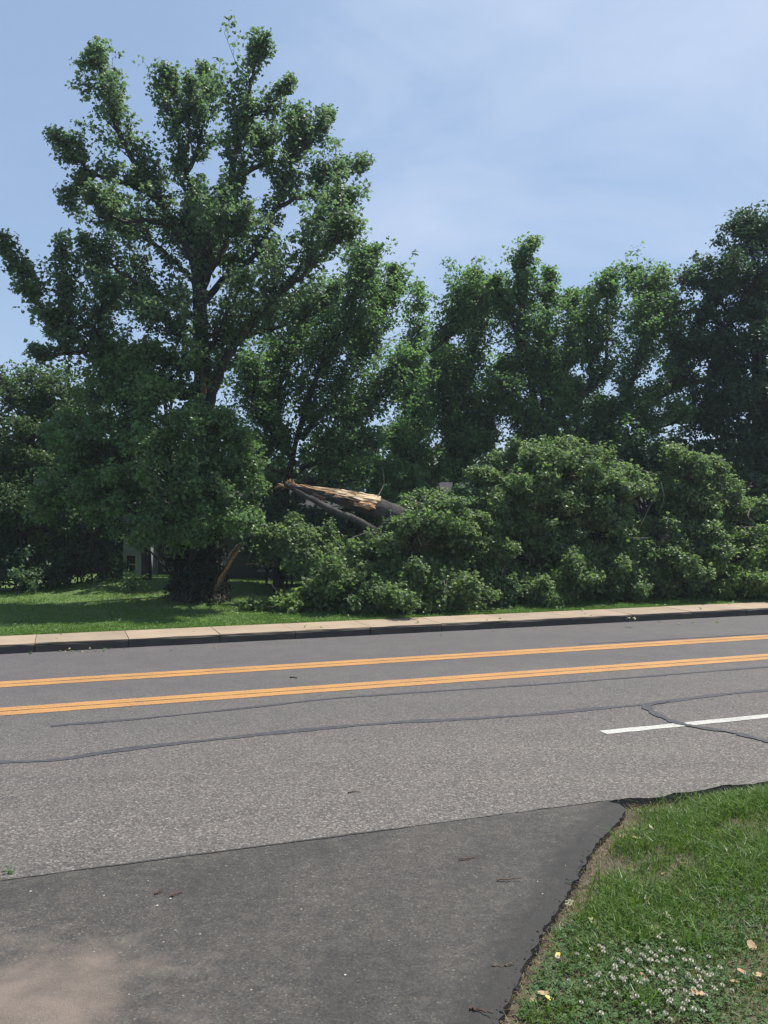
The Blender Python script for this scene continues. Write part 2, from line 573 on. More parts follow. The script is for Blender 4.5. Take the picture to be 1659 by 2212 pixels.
M['earth'] = soil_mat('earth', (.03, .045, .018), (.045, .06, .024), (.06, .07, .03), .6)
M['siding'] = plain('siding', (.085, .095, .088), .7, .3, .08, 3)
M['brick'] = plain('stone_wall', (.09, .085, .085), .85, .2, .2, 8)
M['trim'] = plain('white_trim', (.27, .285, .31), .5, .4, .06, 5)
M['shingle'] = plain('shingle', (.042, .040, .044), .9, .2, .2, 9)
M['pane'] = plain('window_glass', (.012, .014, .018), .08, .6, .1, 2)
M['petal'] = plain('clover_petal', (.52, .50, .41), .7, .2, .12, 150)
M['stem'] = plain('green_stem', (.07, .13, .04), .6, .3, .2, 30)
M['twig'] = plain('twig_bark', (.10, .07, .05), .85, .2, .3, 40)
M['redtwig'] = plain('red_twig', (.09, .05, .04), .7, .2, .3, 40)
M['pebble'] = plain('pebble', (.42, .40, .36), .7, .3, .15, 60)

# ------------------------------------------------------------------ setting: ground sheet
def quad_sheet(name, x0, x1, y0, y1, z, m):
    o = link(name, mesh_np(name, [(x0, y0, z), (x1, y0, z), (x1, y1, z), (x0, y1, z)], np.array([[0, 1, 2, 3]]), [m]))
    o['kind'] = 'structure'
    return o


quad_sheet('ground', -900, 900, -300, 1500, -0.16, M['earth'])

T_SEAM, T_KERB, T_WALK1 = 5.97, 15.30, 16.32
KH = 0.15
S0, S1 = -45.0, 70.0

# road slab with a ragged near edge to the right of the driveway
corner = G(1345, 1727)
s_corner = ST(corner)[0]
ss = np.concatenate([[S0], np.arange(-12, s_corner - .05, .25), np.arange(s_corner, 14, .07), [S1]])
edge = []
for s in ss:
    t = T_SEAM
    if s >= s_corner - 0.02:
        t = 5.94 + rng.normal() * .012 + .02 * math.sin(s * 5.1) + .018 * math.sin(s * 13.7)
    edge.append(RD(s, t))
edge = np.array(edge)
far = np.array([RD(s, T_KERB + .30) for s in ss])
n = len(ss)
V = np.vstack([edge, far, edge + [0, 0, -.12] + NN * .02])
i = np.arange(n - 1)
Q = np.vstack([np.stack([i, i + 1, n + i + 1, n + i], 1), np.stack([2 * n + i, 2 * n + i + 1, i + 1, i], 1)])
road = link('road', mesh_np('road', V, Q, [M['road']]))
road['kind'] = 'structure'


def strip(name, center, half, z, m, parent, closed_ends=True):
    """A flat painted strip along a centre line on the ground."""
    c = np.asarray(center, float)
    tan = np.gradient(c, axis=0); tan /= np.linalg.norm(tan, axis=1)[:, None]
    nrm = np.stack([-tan[:, 1], tan[:, 0], 0 * tan[:, 0]], 1)
    half = np.broadcast_to(half, (len(c),))[:, None] if not np.isscalar(half) else half
    a = c + nrm * half; b = c - nrm * half
    V = np.vstack([a, b]); V[:, 2] = z
    k = np.arange(len(c) - 1); m_ = len(c)
    Q = np.stack([m_ + k, m_ + k + 1, k + 1, k], 1)
    return link(name, mesh_np(name, V, Q, [m]), parent)


def long_strip(name, t, half, z, m, s0=S0, s1=S1, jit=.004):
    s = np.arange(s0, s1, .12 if s1 - s0 < 60 else .35)
    c = np.array([RD(x, t + rng.normal() * jit * .5) for x in s])
    h = half + rng.normal(size=len(s)) * jit
    return strip(name, c, h, z, m, road)


for t in (10.83, 11.055):
    tag(long_strip('yellow_line', t, .101, .004, M['yellow'], -14, 40), 'near double yellow line' )
for t in (12.525, 12.75):
    tag(long_strip('yellow_line', t, .100, .004, M['yellow'], -14, 40), 'far double yellow line')
sw0 = ST(G(1300, 1582))[0]
tag(long_strip('white_dash', 7.80, .072, .004, M['white'], sw0, sw0 + 3.4, .004), 'broken white lane line')


def px_strip(name, pts, half, z, m, n=120, wob=.008):
    c = np.array([G(x, y) for x, y in pts])
    c = resample(c, n)
    c[:, :2] += np.cumsum(rng.normal(size=(n, 2)) * wob * .25, axis=0) * .5 + rng.normal(size=(n, 2)) * wob * .4
    h = half * (1 + .28 * np.sin(np.linspace(0, 40, n) + rng.random() * 6) + .15 * rng.normal(size=n))
    return strip(name, c, np.maximum(h, .01), z, m, road)


px_strip('tar_seal', [(-60, 1648), (60, 1646), (140, 1640), (230, 1625), (330, 1612), (470, 1597), (620, 1581), (830, 1563), (1000, 1554), (1130, 1546), (1280, 1532), (1400, 1521), (1530, 1504), (1659, 1491), (1800, 1478)], .052, .0045, M['tar'])
px_strip('tar_seal', [(110, 1569), (300, 1553), (500, 1533), (700, 1511), (830, 1501), (1100, 1483), (1400, 1461), (1659, 1440), (1850, 1424)], .034, .0045, M['tar'])
px_strip('tar_seal', [(1440, 1515), (1402, 1524), (1400, 1533), (1420, 1545), (1455, 1560), (1500, 1571), (1580, 1583), (1620, 1593), (1680, 1609)], .046, .009, M['tar'], 90, .004)
px_strip('tar_seal', [(1250, 1392), (1450, 1381), (1659, 1369), (1800, 1362)], .018, .0045, M['tar'], 60)

# sidewalk and kerb: slabs of their own, joints between
sidewalk = link('sidewalk', mesh_np('sidewalk', [RD(S0, T_KERB + .02, .02), RD(S1, T_KERB + .02, .02), RD(S1, T_WALK1 + .05, .02), RD(S0, T_WALK1 + .05, .02)], np.array([[0, 1, 2, 3]]), [M['earth']]))
sidewalk['kind'] = 'structure'
kerb = link('kerb', mesh_np('kerb', [RD(S0, T_KERB + .02, .03), RD(S1, T_KERB + .02, .03), RD(S1, T_KERB + .1, .03), RD(S0, T_KERB + .1, .03)], np.array([[0, 1, 2, 3]]), [M['earth']]))
kerb['kind'] = 'structure'
jpx = [75, 278, 475, 638, 801, 954, 1095, 1235, 1367, 1495, 1613]
js = []
for x in jpx:
    # where the sight line through column x meets the kerb face
    d = np.array([(x - CX) / FPX, 1, 0]); Y = T_KERB / (d @ NN)
    js.append(float((d * Y) @ U))
js = np.array(js)
step = float(np.mean(np.diff(js)))
js = np.concatenate([js[0] - step * np.arange(9, 0, -1), js, js[-1] + step * np.arange(1, 16)])


def slab(name, s0, s1, t0, t1, z0, z1, m, parent, bev=.012, jit=.004):
    """A cast block with broken arrises: bottom, top rim inset by a small chamfer, a few wavering points along the length."""
    ns = 7
    sv = np.linspace(s0, s1, ns)
    V = []
    dz = rng.normal() * jit
    prof = [(t0, z0), (t0, z1 - bev), (t0 + bev, z1), (t1 - bev, z1), (t1, z1 - bev), (t1, z0)]
    for k, s in enumerate(sv):
        for q, (t, z) in enumerate(prof):
            jt = rng.normal() * .005 if q in (1, 2) else 0
            V.append(RD(s, t + jt, z + (dz if z > z0 else 0) + (rng.normal() * .003 if q in (1, 2) else 0)))
    Q = []
    for k in range(ns - 1):
        for q in range(5):
            Q.append((k * 6 + q, k * 6 + q + 1, (k + 1) * 6 + q + 1, (k + 1) * 6 + q))
    Q = np.array(Q)[:, ::-1]
    b = (ns - 1) * 6
    T = [(0, 1, 2), (0, 2, 3), (0, 3, 4), (0, 4, 5)] + [(b, b + 2, b + 1), (b, b + 3, b + 2), (b, b + 4, b + 3), (b, b + 5, b + 4)]
    return link(name, mesh_np(name, V, [Q, np.array(T)], [m]), parent)


gapk = .006
for a, b in zip(js[:-1], js[1:]):
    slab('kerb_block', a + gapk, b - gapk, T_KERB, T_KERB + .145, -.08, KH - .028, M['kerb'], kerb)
    slab('paving_slab', a + gapk * .8, b - gapk * .8, T_KERB + .012, T_WALK1, KH - .024, KH, M['walk'], sidewalk, .008, .002)

# driveway slab: meets the road at the seam, ragged right edge against the grass
dr_edge_px = [(1338, 1731), (1352, 1745), (1330, 1775), (1290, 1815), (1262, 1858), (1240, 1900), (1200, 1965), (1168, 2015), (1148, 2050), (1128, 2085), (1105, 2135), (1088, 2180), (1078, 2212)]
de = [G(x, y) for x, y in dr_edge_px]
de += [de[-1] + np.array([-.05, -.35, 0]), de[-1] + np.array([-.25, -1.4, 0]), de[-1] + np.array([-.4, -4.5, 0])]
de = resample(np.array(de), 150)
de[3:, :2] += rng.normal(size=(147, 2)) * .007
tan = np.gradient(de, axis=0); tan /= np.linalg.norm(tan, axis=1)[:, None]
nin = np.stack([tan[:, 1], -tan[:, 0], 0 * tan[:, 0]], 1)
if nin[60, 0] > 0: nin = -nin
inner = de + nin * .36
inner = resample(inner[::12], 150)
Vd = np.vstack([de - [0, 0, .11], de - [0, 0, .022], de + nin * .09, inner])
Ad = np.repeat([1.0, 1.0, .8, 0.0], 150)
tt = Vd @ NN
over = tt > T_SEAM - .005
Vd[over] -= NN * (tt[over] - (T_SEAM - .005))[:, None]
nd = 150
k = np.arange(nd - 1)
Qd = np.vstack([np.stack([a * nd + k, a * nd + k + 1, (a + 1) * nd + k + 1, (a + 1) * nd + k], 1) for a in range(3)])
seam_t = T_SEAM - .005
extra = np.array([[Vd[-1][0], -30, 0], [-40, -30, 0], RD(S0 + 5, seam_t), RD(ST(Vd[nd])[0] - .02, seam_t), ])
Vall = np.vstack([Vd, extra])
ng = np.array([list(range(3 * nd, 4 * nd)) + [4 * nd, 4 * nd + 1, 4 * nd + 2, 4 * nd + 3, 2 * nd]])
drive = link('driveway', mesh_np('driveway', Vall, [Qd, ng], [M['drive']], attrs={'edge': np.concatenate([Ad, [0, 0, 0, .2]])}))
drive['kind'] = 'structure'
# the open seam between road and driveway
sl = np.arange(S0 + 6, ST(de[0])[0], .12)
cseam = np.array([RD(s, T_SEAM - .004 + rng.normal() * .005) for s in sl])
strip('seam_crack', cseam, .002 + .008 * np.clip(np.sin(sl * 1.3) + .5 * np.sin(sl * 4.1), 0, 1.2) + .003 * rng.random(len(sl)), .0042, M['crackfill'], drive)

# verge: the grassed bank to the right, lower than the asphalt at its edge
edge_line = np.vstack([de[::-1], [RD(s, 5.93) for s in np.arange(s_corner + .05, 40, .3)]])[:, :2]


def dist_edge(XY):
    d = np.full(len(XY), 1e9)
    a = edge_line[:-1]; b = edge_line[1:]
    ab = b - a; l2 = (ab ** 2).sum(1)
    side = np.zeros(len(XY))
    for c0 in range(0, len(XY), 4000):
        p = XY[c0:c0 + 4000]
        tq = np.clip(((p[:, None] - a[None]) * ab[None]).sum(-1) / l2[None], 0, 1)
        q = a[None] + tq[..., None] * ab[None]
        dd = np.linalg.norm(p[:, None] - q, axis=-1)
        j = dd.argmin(1); r0 = np.arange(len(p))
        d[c0:c0 + 4000] = dd[r0, j]
        rel = p - q[r0, j]
        side[c0:c0 + 4000] = ab[j, 0] * rel[:, 1] - ab[j, 1] * rel[:, 0]
    return np.where(side < 0, d, -d)       # positive on the grass


def sn(x, y, s, ph=0.0):
    """Cheap smooth noise."""
    return (np.sin(x * s * 1.3 + y * s * .7 + ph) + np.sin(-x * s * .8 + y * s * 1.5 + 1.7 * ph + 2) + np.sin(x * s * 2.1 - y * s * 1.9 + ph * .6 + 4) * .6) / 2.6


def verge_z(XY):
    d = dist_edge(XY)
    z = -.075 + .085 * np.clip(d / .55, 0, 1) ** .8 + .014 * sn(XY[:, 0], XY[:, 1], 4.0) * np.clip(d / .2, 0, 1) + .03 * np.clip((d - .5) / 3, 0, 1)
    z = np.where(d < 0, -.085, z)
    return z, d


xs = np.concatenate([np.arange(-2.5, 5.2, .07), np.arange(5.2, 30, .6)])
ys = np.concatenate([np.arange(-6, 2.6, .5), np.arange(2.6, 9.0, .07), np.arange(9.0, 14, .5)])
gx, gy = np.meshgrid(xs, ys)
XY = np.stack([gx.ravel(), gy.ravel()], 1)
vz, vd = verge_z(XY)
nx, ny = len(xs), len(ys)
ii, jj = np.meshgrid(np.arange(nx - 1), np.arange(ny - 1))
q0 = (jj * nx + ii).ravel()
Qv = np.stack([q0, q0 + 1, q0 + nx + 1, q0 + nx], 1)
keep = (vd[Qv].max(1) > -.25)
Qv = Qv[keep]
verge = link('verge', mesh_np('verge', np.column_stack([XY, vz]), Qv, [M['verge']], True))
verge['kind'] = 'structure'


# lawn across the road
def lawn_z(X, Y):
    s = X * U[0] + Y * U[1]; t = X * NN[0] + Y * NN[1]
    z = .135 + .02 * sn(X, Y, 1.1) + .03 * np.clip((t - 16.3) / 4, 0, 1)
    z = z + .34 * np.exp(-((X + 6.4) / 2.4) ** 2 - ((Y - 23.6) / 2.2) ** 2)
    z = z + .25 * np.clip((Y - 24) / 8, 0, 1)
    return np.where(t < T_WALK1 + .02, .118, z)


xs = np.arange(-22, 34, .4); ts = np.concatenate([np.arange(T_WALK1 + .004, 24, .3), np.arange(24, 70, 2.5)])
sv = np.arange(-25, 45, .5)
gs, gt = np.meshgrid(sv, ts)
pts = gs.ravel()[:, None] * U + gt.ravel()[:, None] * NN
pts[:, 2] = lawn_z(pts[:, 0], pts[:, 1])
nx, ny = len(sv), len(ts)
ii, jj = np.meshgrid(np.arange(nx - 1), np.arange(ny - 1)); q0 = (jj * nx + ii).ravel()
lawn = link('lawn', mesh_np('lawn', pts, np.stack([q0, q0 + 1, q0 + nx + 1, q0 + nx], 1), [M['lawn']], True))
lawn['kind'] = 'structure'

# ------------------------------------------------------------------ blades
def blades(name, base, h, width, lean, m, parent=None):
    """Bent blades, three triangles each, random heading."""
    n = len(base)
    az = rng.random(n) * 2 * np.pi
    d = np.stack([np.cos(az), np.sin(az), 0 * az], 1)
    sx = np.stack([-np.sin(az), np.cos(az), 0 * az], 1)
    az2 = az + rng.normal(size=n) * .8
    d2 = np.stack([np.cos(az2), np.sin(az2), 0 * az], 1)
    h = h[:, None]; w_ = width[:, None] * .5; l_ = lean[:, None]
    up = np.array([0, 0, 1.0])
    b0 = base - sx * w_; b1 = base + sx * w_
    mid = base + up * h * .55 + d2 * h * l_ * .35
    m0 = mid - sx * w_ * .8; m1 = mid + sx * w_ * .8
    tip = base + up * h * (1 - .35 * l_) + d2 * h * l_ * 1.05
    V = np.stack([b0, b1, m1, m0, tip], 1).reshape(-1, 3)
    k = np.arange(n)[:, None] * 5
    T = np.concatenate([k + np.array([[0, 1, 2]]), k + np.array([[0, 2, 3]]), k + np.array([[3, 2, 4]])])
    return link(name, mesh_np(name, V, T, [m]), parent)


def scatter_verge(n, x0=.3, x1=5.2, y0=2.9, y1=8.6):
    XY = np.stack([rng.uniform(x0, x1, n), rng.uniform(y0, y1, n)], 1)
    # only what the lens and a step to the side could see
    ok = XY[:, 0] < .52 * XY[:, 1] + .7
    XY = XY[ok]
    z, d = verge_z(XY)
    return XY, z, d


XY, z, d = scatter_verge(300000)
tall = np.clip(.5 + .9 * sn(XY[:, 0], XY[:, 1], 1.5, 1.3) + .55 * np.clip((XY[:, 1] - 4.8) / 1.6, -1, 1) + .35 * np.clip((XY[:, 0] - 1.6), -1, 1), 0.0, 1.6)
thin = np.clip(.55 + .6 * sn(XY[:, 0], XY[:, 1], 3.7, .4) + .45 * sn(XY[:, 0], XY[:, 1], 11., 1.4), .10, 1)
keep = (d > .0) & (rng.random(len(XY)) < np.clip((d - .0) / .22, 0.06, 1) * thin)
Xg, zg, tg, dg_ = XY[keep], z[keep], tall[keep], d[keep]
h = (.028 + .062 * tg) * rng.uniform(.5, 1.35, len(Xg)) * np.clip(.45 + dg_ / .5, .45, 1)
gr = blades('grass', np.column_stack([Xg, zg]), h, rng.uniform(.0022, .0048, len(Xg)) * (1 + .5 * np.clip(tg, 0, 1)), rng.uniform(.15, 1.15, len(Xg)), M['grass_blade'])
tag(gr, 'green grass growing on the bank beside the driveway', 'grass', None, 'stuff')
# dry straw along the edge and through the turf
XY, z, d = scatter_verge(110000)
keep = (d > -.02) & (rng.random(len(XY)) < np.where(d < .09, .50, .13 + .20 * np.clip(sn(XY[:, 0], XY[:, 1], 2.6, 2.2), 0, 1)))
Xs, zs, ds = XY[keep], z[keep], d[keep]
st = blades('dry_grass', np.column_stack([Xs, zs + .004]), rng.uniform(.02, .055, len(Xs)), rng.uniform(.002, .0035, len(Xs)), rng.uniform(.8, 1.9, len(Xs)), M['straw'])
tag(st, 'dry straw coloured grass along the driveway edge', 'dry grass', None, 'stuff')

# clover leaves: three leaflets each on the low patch in the corner
def rosettes(name, C, r, m, kind_label, cat):
    n = len(C)
    V = []; 
    az = rng.random(n) * 6.28
    tilt = rng.normal(size=(n, 2)) * .35
    tris = []
    allV = []
    for q in range(3):
        a = az + q * 2.094
        dx = np.stack([np.cos(a), np.sin(a)], 1); px_ = np.stack([-np.sin(a), np.cos(a)], 1)
        def pt(u, v, lift):
            xy = dx * u + px_ * v
            return np.column_stack([C[:, :2] + xy * r[:, None], C[:, 2] + r * (lift + xy[:, 0] * tilt[:, 0] + xy[:, 1] * tilt[:, 1])])
        allV.append(np.stack([pt(0.05, 0, 0), pt(.6, .48, .10), pt(1.0, 0.0, .0), pt(.6, -.48, .10)], 1))
    V = np.concatenate(allV).reshape(-1, 3)
    k = np.arange(3 * n)[:, None] * 4
    T = np.concatenate([k + np.array([[0, 2, 1]]), k + np.array([[0, 3, 2]])])
    o = link(name, mesh_np(name, V, T, [m]))
    return tag(o, kind_label, cat, None, 'stuff')


XY, z, d = scatter_verge(46000, .3, 3.6, 2.9, 6.4)
pc = np.clip(.62 - .6 * np.clip((XY[:, 1] - 4.4) / 1.0, 0, 2) + .55 * sn(XY[:, 0], XY[:, 1], 2.9, .8) + .3 * sn(XY[:, 0], XY[:, 1], 9.0, 2.8), 0, 1)
keep = (d > .06) & (rng.random(len(XY)) < pc)
Xc, zc = XY[keep], z[keep]
rosettes('clover_leaves', np.column_stack([Xc, zc + rng.uniform(.015, .05, len(Xc))]), rng.uniform(.009, .018, len(Xc)), M['clover'], 'low clover leaves mixed into the grass at the corner', 'clover leaves')

# broad-bladed tufts and asphalt crumbs
tp_ = []
for (sx, sy, n_, sp_) in ((1990, 2690, 130, .10), (2060, 2720, 110, .10), (2190, 2640, 130, .12), (2260, 2700, 120, .12), (2330, 2800, 140, .14), (2130, 2900, 80, .08), (2400, 2850, 120, .14), (1960, 2860, 60, .07), (2420, 2950, 90, .12), (2180, 2560, 110, .12), (2380, 2620, 140, .16), (2050, 3230, 50, .06), (1850, 2800, 50, .06), (2300, 3030, 70, .10), (1700, 3240, 50, .06), (2230, 3060, 60, .08)):
    g = G(sx * .6777, sy * .6777, -.02)
    tp_.append(np.column_stack([g[0] + rng.normal(size=n_) * sp_, g[1] + rng.normal(size=n_) * sp_ * .7]))
tp_ = np.vstack(tp_); tz_, td_ = verge_z(tp_); tp_, tz_ = tp_[td_ > .08], tz_[td_ > .08]
tf = blades('tall_grass', np.column_stack([tp_, tz_]), rng.uniform(.07, .19, len(tp_)), rng.uniform(.004, .0085, len(tp_)), rng.uniform(.25, 1.2, len(tp_)), M['grass_blade'])
tag(tf, 'taller broad bladed grass tufts standing out of the bank', 'grass', None, 'stuff')
ci = rng.integers(20, 130, 900)
cp = de[ci] + nin[ci] * (rng.random(900) ** 2 * .22 - .05)[:, None]
cs_ = rng.uniform(.002, .009, 900)[:, None, None]
oct_ = np.array([(1, 0, .2), (0, 1, .1), (-1, 0, .25), (0, -1, .15), (0, 0, .8)])
cv = (cp[:, None] + oct_[None] * cs_ * rng.uniform(.6, 1.3, (900, 5, 1))).reshape(-1, 3)
cv[:, 2] += np.where(np.repeat(ci < 0, 5), 0, -.012)
cT = (np.arange(900)[:, None, None] * 5 + np.array([(0, 1, 4), (1, 2, 4), (2, 3, 4), (3, 0, 4)])[None]).reshape(-1, 3)
tag(link('asphalt_crumbs', mesh_np('asphalt_crumbs', cv, cT, [M['crackfill']])), 'dark asphalt crumbs and soil along the ragged driveway edge', 'gravel', None, 'stuff')

# grass of the far lawn
sg = rng.uniform(-11, 22, 230000); tg_ = T_WALK1 + .01 + rng.random(230000) ** 1.6 * 8.5
pl = sg[:, None] * U + tg_[:, None] * NN
pl[:, 2] = lawn_z(pl[:, 0], pl[:, 1])
ok = np.abs(pl[:, 0]) < .5 * pl[:, 1]
pl = pl[ok]
hl = rng.uniform(.025, .065, len(pl)) * (1 + .5 * sn(pl[:, 0], pl[:, 1], 2.2))
gl = blades('lawn_grass', pl, hl, rng.uniform(.006, .012, len(pl)), rng.uniform(.2, 1.2, len(pl)), M['grass_far'])
tag(gl, 'sunlit mown grass behind the far sidewalk', 'grass', None, 'stuff')

# ------------------------------------------------------------------ foliage engine
STAR_V = np.array([(0, 0, 0), (-.50, .34, -.10), (-.29, .56, .03), (0, 1, -.16), (.29, .56, .03), (.50, .34, -.10), (0, .40, .06)])
STAR_T = np.array([(0, 6, 1), (6, 2, 1), (6, 3, 2), (6, 4, 3), (6, 5, 4), (0, 5, 6)])
OVAL_V = np.array([(0, 0, 0), (-.30, .45, .05), (0, 1, -.12), (.30, .45, .05), (0, .45, -.03)])
OVAL_T = np.array([(0, 4, 1), (4, 2, 1), (4, 3, 2), (0, 3, 4)])
DIA_V = np.array([(0, 0, 0), (-.36, .5, .06), (0, 1, -.1), (.36, .5, .06)])
DIA_T = np.array([(0, 2, 1), (0, 3, 2)])
SHAPES = {'star': (STAR_V, STAR_T), 'oval': (OVAL_V, OVAL_T), 'dia': (DIA_V, DIA_T)}


def unit(a):
    return a / (np.linalg.norm(a, axis=-1, keepdims=True) + 1e-9)


def leaves(name, tufts, outw, per, spread, size, shape, m, parent, droop=.35, upb=.55):
    """Leaves gathered in tufts; every leaf its own small folded blade."""
    n = len(tufts)
    C = np.repeat(tufts, per, 0); O = np.repeat(outw, per, 0)
    m_ = len(C)
    off = rng.normal(size=(m_, 3)); off *= (spread * rng.random((m_, 1)) ** .5) / (np.linalg.norm(off, axis=1)[:, None] + 1e-9)
    off[:, 2] *= .8
    pos = C + off
    nrm = unit(rng.normal(size=(m_, 3)) * .62 + np.array([0, 0, upb]) + O * .35 + off / spread * .3)
    ax = unit(rng.normal(size=(m_, 3)) * .7 + O * .5 + off / spread * .5 - np.array([0, 0, droop]))
    ax = unit(ax - nrm * (ax * nrm).sum(1, keepdims=True))
    sx = np.cross(ax, nrm)
    s = size * rng.uniform(.6, 1.25, (m_, 1))
    SV, STt = SHAPES[shape]
    V = pos[:, None] + s[:, None] * (SV[None, :, 0:1] * sx[:, None] + SV[None, :, 1:2] * ax[:, None] + SV[None, :, 2:3] * nrm[:, None])
    k = len(SV)
    T = (np.arange(m_)[:, None, None] * k + STt[None]).reshape(-1, 3)
    LEAFCOUNT[0] += len(T)
    return link(name, mesh_np(name, V.reshape(-1, 3), T, [m]), parent)


LEAFCOUNT = [0]


def plume(axis, half, r0, r1, dens, per=10, up=.35, fwd=.7, t0=.12, twig_r=.008, buf=None, k=7):
    """A limb whose twigs reach out and up along it. axis (n,3), half = foliage half-widths in metres at the axis points.
    Returns tufts and their outward directions; wood goes to buf."""
    axis = np.asarray(axis, float)
    n = max(8, len(axis) * 5)
    a4 = resample(np.column_stack([axis, half]), n)
    A, hw = a4[:, :3], np.maximum(a4[:, 3], .03)
    A = A + rng.normal(size=A.shape) * .018
    ln = np.linalg.norm(np.diff(A, axis=0), axis=1).sum()
    rad = np.linspace(r0 ** .7, r1 ** .7, n) ** (1 / .7)
    buf.tube(A, rad, k, .06)
    nleaf = dens * 2 * hw.mean() * ln
    ns = max(7, int(nleaf / (per * 10.0)))
    # side branches, more of them where the crown is wide
    tq = t0 + (1 - t0) * rng.random(ns * 4)
    hq = np.interp(tq, np.linspace(0, 1, n), hw)
    tq = tq[rng.random(len(tq)) < (hq / hw.max()) ** .7][:ns]
    tq = np.concatenate([tq, [.97, .995, 1.0]])
    ns = len(tq)
    f = tq * (n - 1)
    i0 = np.clip(f.astype(int), 0, n - 2); fr = (f - i0)[:, None]
    p0 = A[i0] * (1 - fr) + A[i0 + 1] * fr
    tg = unit(A[i0 + 1] - A[i0])
    q = rng.normal(size=(ns, 3)); q = unit(q - tg * (q * tg).sum(1, keepdims=True))
    lnw = (np.interp(tq, np.linspace(0, 1, n), hw) * (.45 + 1.0 * rng.random(ns) ** 1.3))[:, None]
    lnw = np.minimum(lnw, (ln * (1.02 - tq) * 1.15 + .14)[:, None])      # the crown tapers to the limb's tip
    lnw[-3:] = np.maximum(lnw[-3:], .32)
    dr = unit(q * rng.uniform(.45, 1.1, (ns, 1)) + tg * rng.uniform(.2, 1.0, (ns, 1)) * fwd + np.array([0, 0, up]) * rng.uniform(.2, 1.3, (ns, 1)))
    dr[-3:] = unit(tg[-3:] + q[-3:] * .35 + np.array([0, 0, up * .5]))
    p1 = p0 + dr * lnw * .55 + rng.normal(size=(ns, 3)) * .05 * lnw
    p2 = p1 + unit(dr + np.array([0, 0, up * 1.1]) + rng.normal(size=(ns, 3)) * .22) * lnw * .6
    rr = np.interp(tq, np.linspace(0, 1, n), rad)
    buf.twigs(p0, p1, p2, np.minimum(rr * .55, twig_r * 2.6), twig_r * 1.2, twig_r * .5)
    # twigs along each side branch
    m = 5
    ft = np.linspace(.28, 1.0, m)[None] + rng.uniform(-.08, .06, (ns, m)); ft = np.clip(ft, .15, 1)[..., None]
    b0 = np.where(ft < .5, p0[:, None] + (p1 - p0)[:, None] * ft * 2, p1[:, None] + (p2 - p1)[:, None] * (ft - .5) * 2).reshape(-1, 3)
    d2 = np.repeat(unit(p2 - p0), m, 0)
    d3 = unit(d2 * .7 + rng.normal(size=d2.shape) * .62 + np.array([0, 0, up * .6]))
    l3 = np.repeat(lnw, m, 0) * (.46 - .18 * ft.reshape(-1, 1)) * rng.uniform(.6, 1.3, (ns * m, 1))
    b2 = b0 + d3 * l3; b1 = (b0 + b2) / 2 + rng.normal(size=b0.shape) * .02
    buf.twigs(b0, b1, b2, twig_r * .6, twig_r * .45, twig_r * .25)
    tu = np.vstack([b1 + rng.normal(size=b1.shape) * .02, b2])
    return tu, np.vstack([d3, d3])


def blob(center, radii, dens, per=10, lobes=16, low=-.5, twig_r=.008, buf=None, root=None, lobe_r=.42, jit=.12):
    """A crown mass: twigs run from the middle out to lobes spread over an uneven ellipsoid."""
    c = np.asarray(center, float); r = np.asarray(radii, float)
    if root is None: root = c - np.array([0, 0, r[2] * .5])
    nleaf = dens * np.pi * r[2] * (r[0] + r[1]) / 2 * 1.3
    ntuft = max(10, int(nleaf / per))
    dl = unit(rng.normal(size=(lobes * 4, 3)))
    dl = dl[dl[:, 2] > low][:lobes]
    lc = c + dl * r * rng.uniform(.55, .95, (len(dl), 1))
    lr = r.mean() * lobe_r * rng.uniform(.6, 1.3, len(dl))
    m0 = resample(np.array([root, (root + c) / 2 + rng.normal(size=3) * .1, c]), 6)
    buf.tube(m0, np.linspace(.05, .03, 6) * max(.6, r.mean()), 6, .05)
    for q in range(len(dl)):
        st_ = m0[rng.integers(2, 6)]
        buf.tube(resample(np.array([st_, (st_ + lc[q]) / 2 + rng.normal(size=3) * r.mean() * .08, lc[q]]), 6), np.linspace(.028, .008, 6) * max(.6, r.mean()), 4, .05, False)
    wts = lr ** 2 / (lr ** 2).sum()
    ntw = max(8, ntuft // 3)
    j = rng.choice(len(dl), ntw, p=wts)
    dv = unit(rng.normal(size=(ntw, 3)) + dl[j] * .75 + np.array([0, 0, .15]))
    p0 = lc[j] - dl[j] * lr[j][:, None] * .3
    lnw = lr[j][:, None] * rng.uniform(.6, 1.2, (ntw, 1)) * np.array([1, 1, .85])
    p2 = lc[j] + dv * lnw
    p1 = (p0 + p2) / 2 + rng.normal(size=(ntw, 3)) * .05 * r.mean()
    buf.twigs(p0, p1, p2, twig_r * 1.3, twig_r, twig_r * .4)
    fr = (rng.random((ntw, 3)) ** .6 * .8 + .2)[..., None]; fr[:, 0] = 1
    tu = np.where(fr < .5, p0[:, None] + (p1 - p0)[:, None] * fr * 2, p1[:, None] + (p2 - p1)[:, None] * (fr - .5) * 2).reshape(-1, 3)
    tu += rng.normal(size=tu.shape) * jit * .5
    return tu, np.repeat(dv, 3, 0)


def px_axis(pts, Y, dy0, dy1):
    """Photo polyline -> points at depths running from Y+dy0 to Y+dy1."""
    nn = len(pts)
    return np.array([P(x, y, Y + dy0 + (dy1 - dy0) * i / (nn - 1)) for i, (x, y) in enumerate(pts)])


def pxm(v, Y):
    return v / FPX * Y


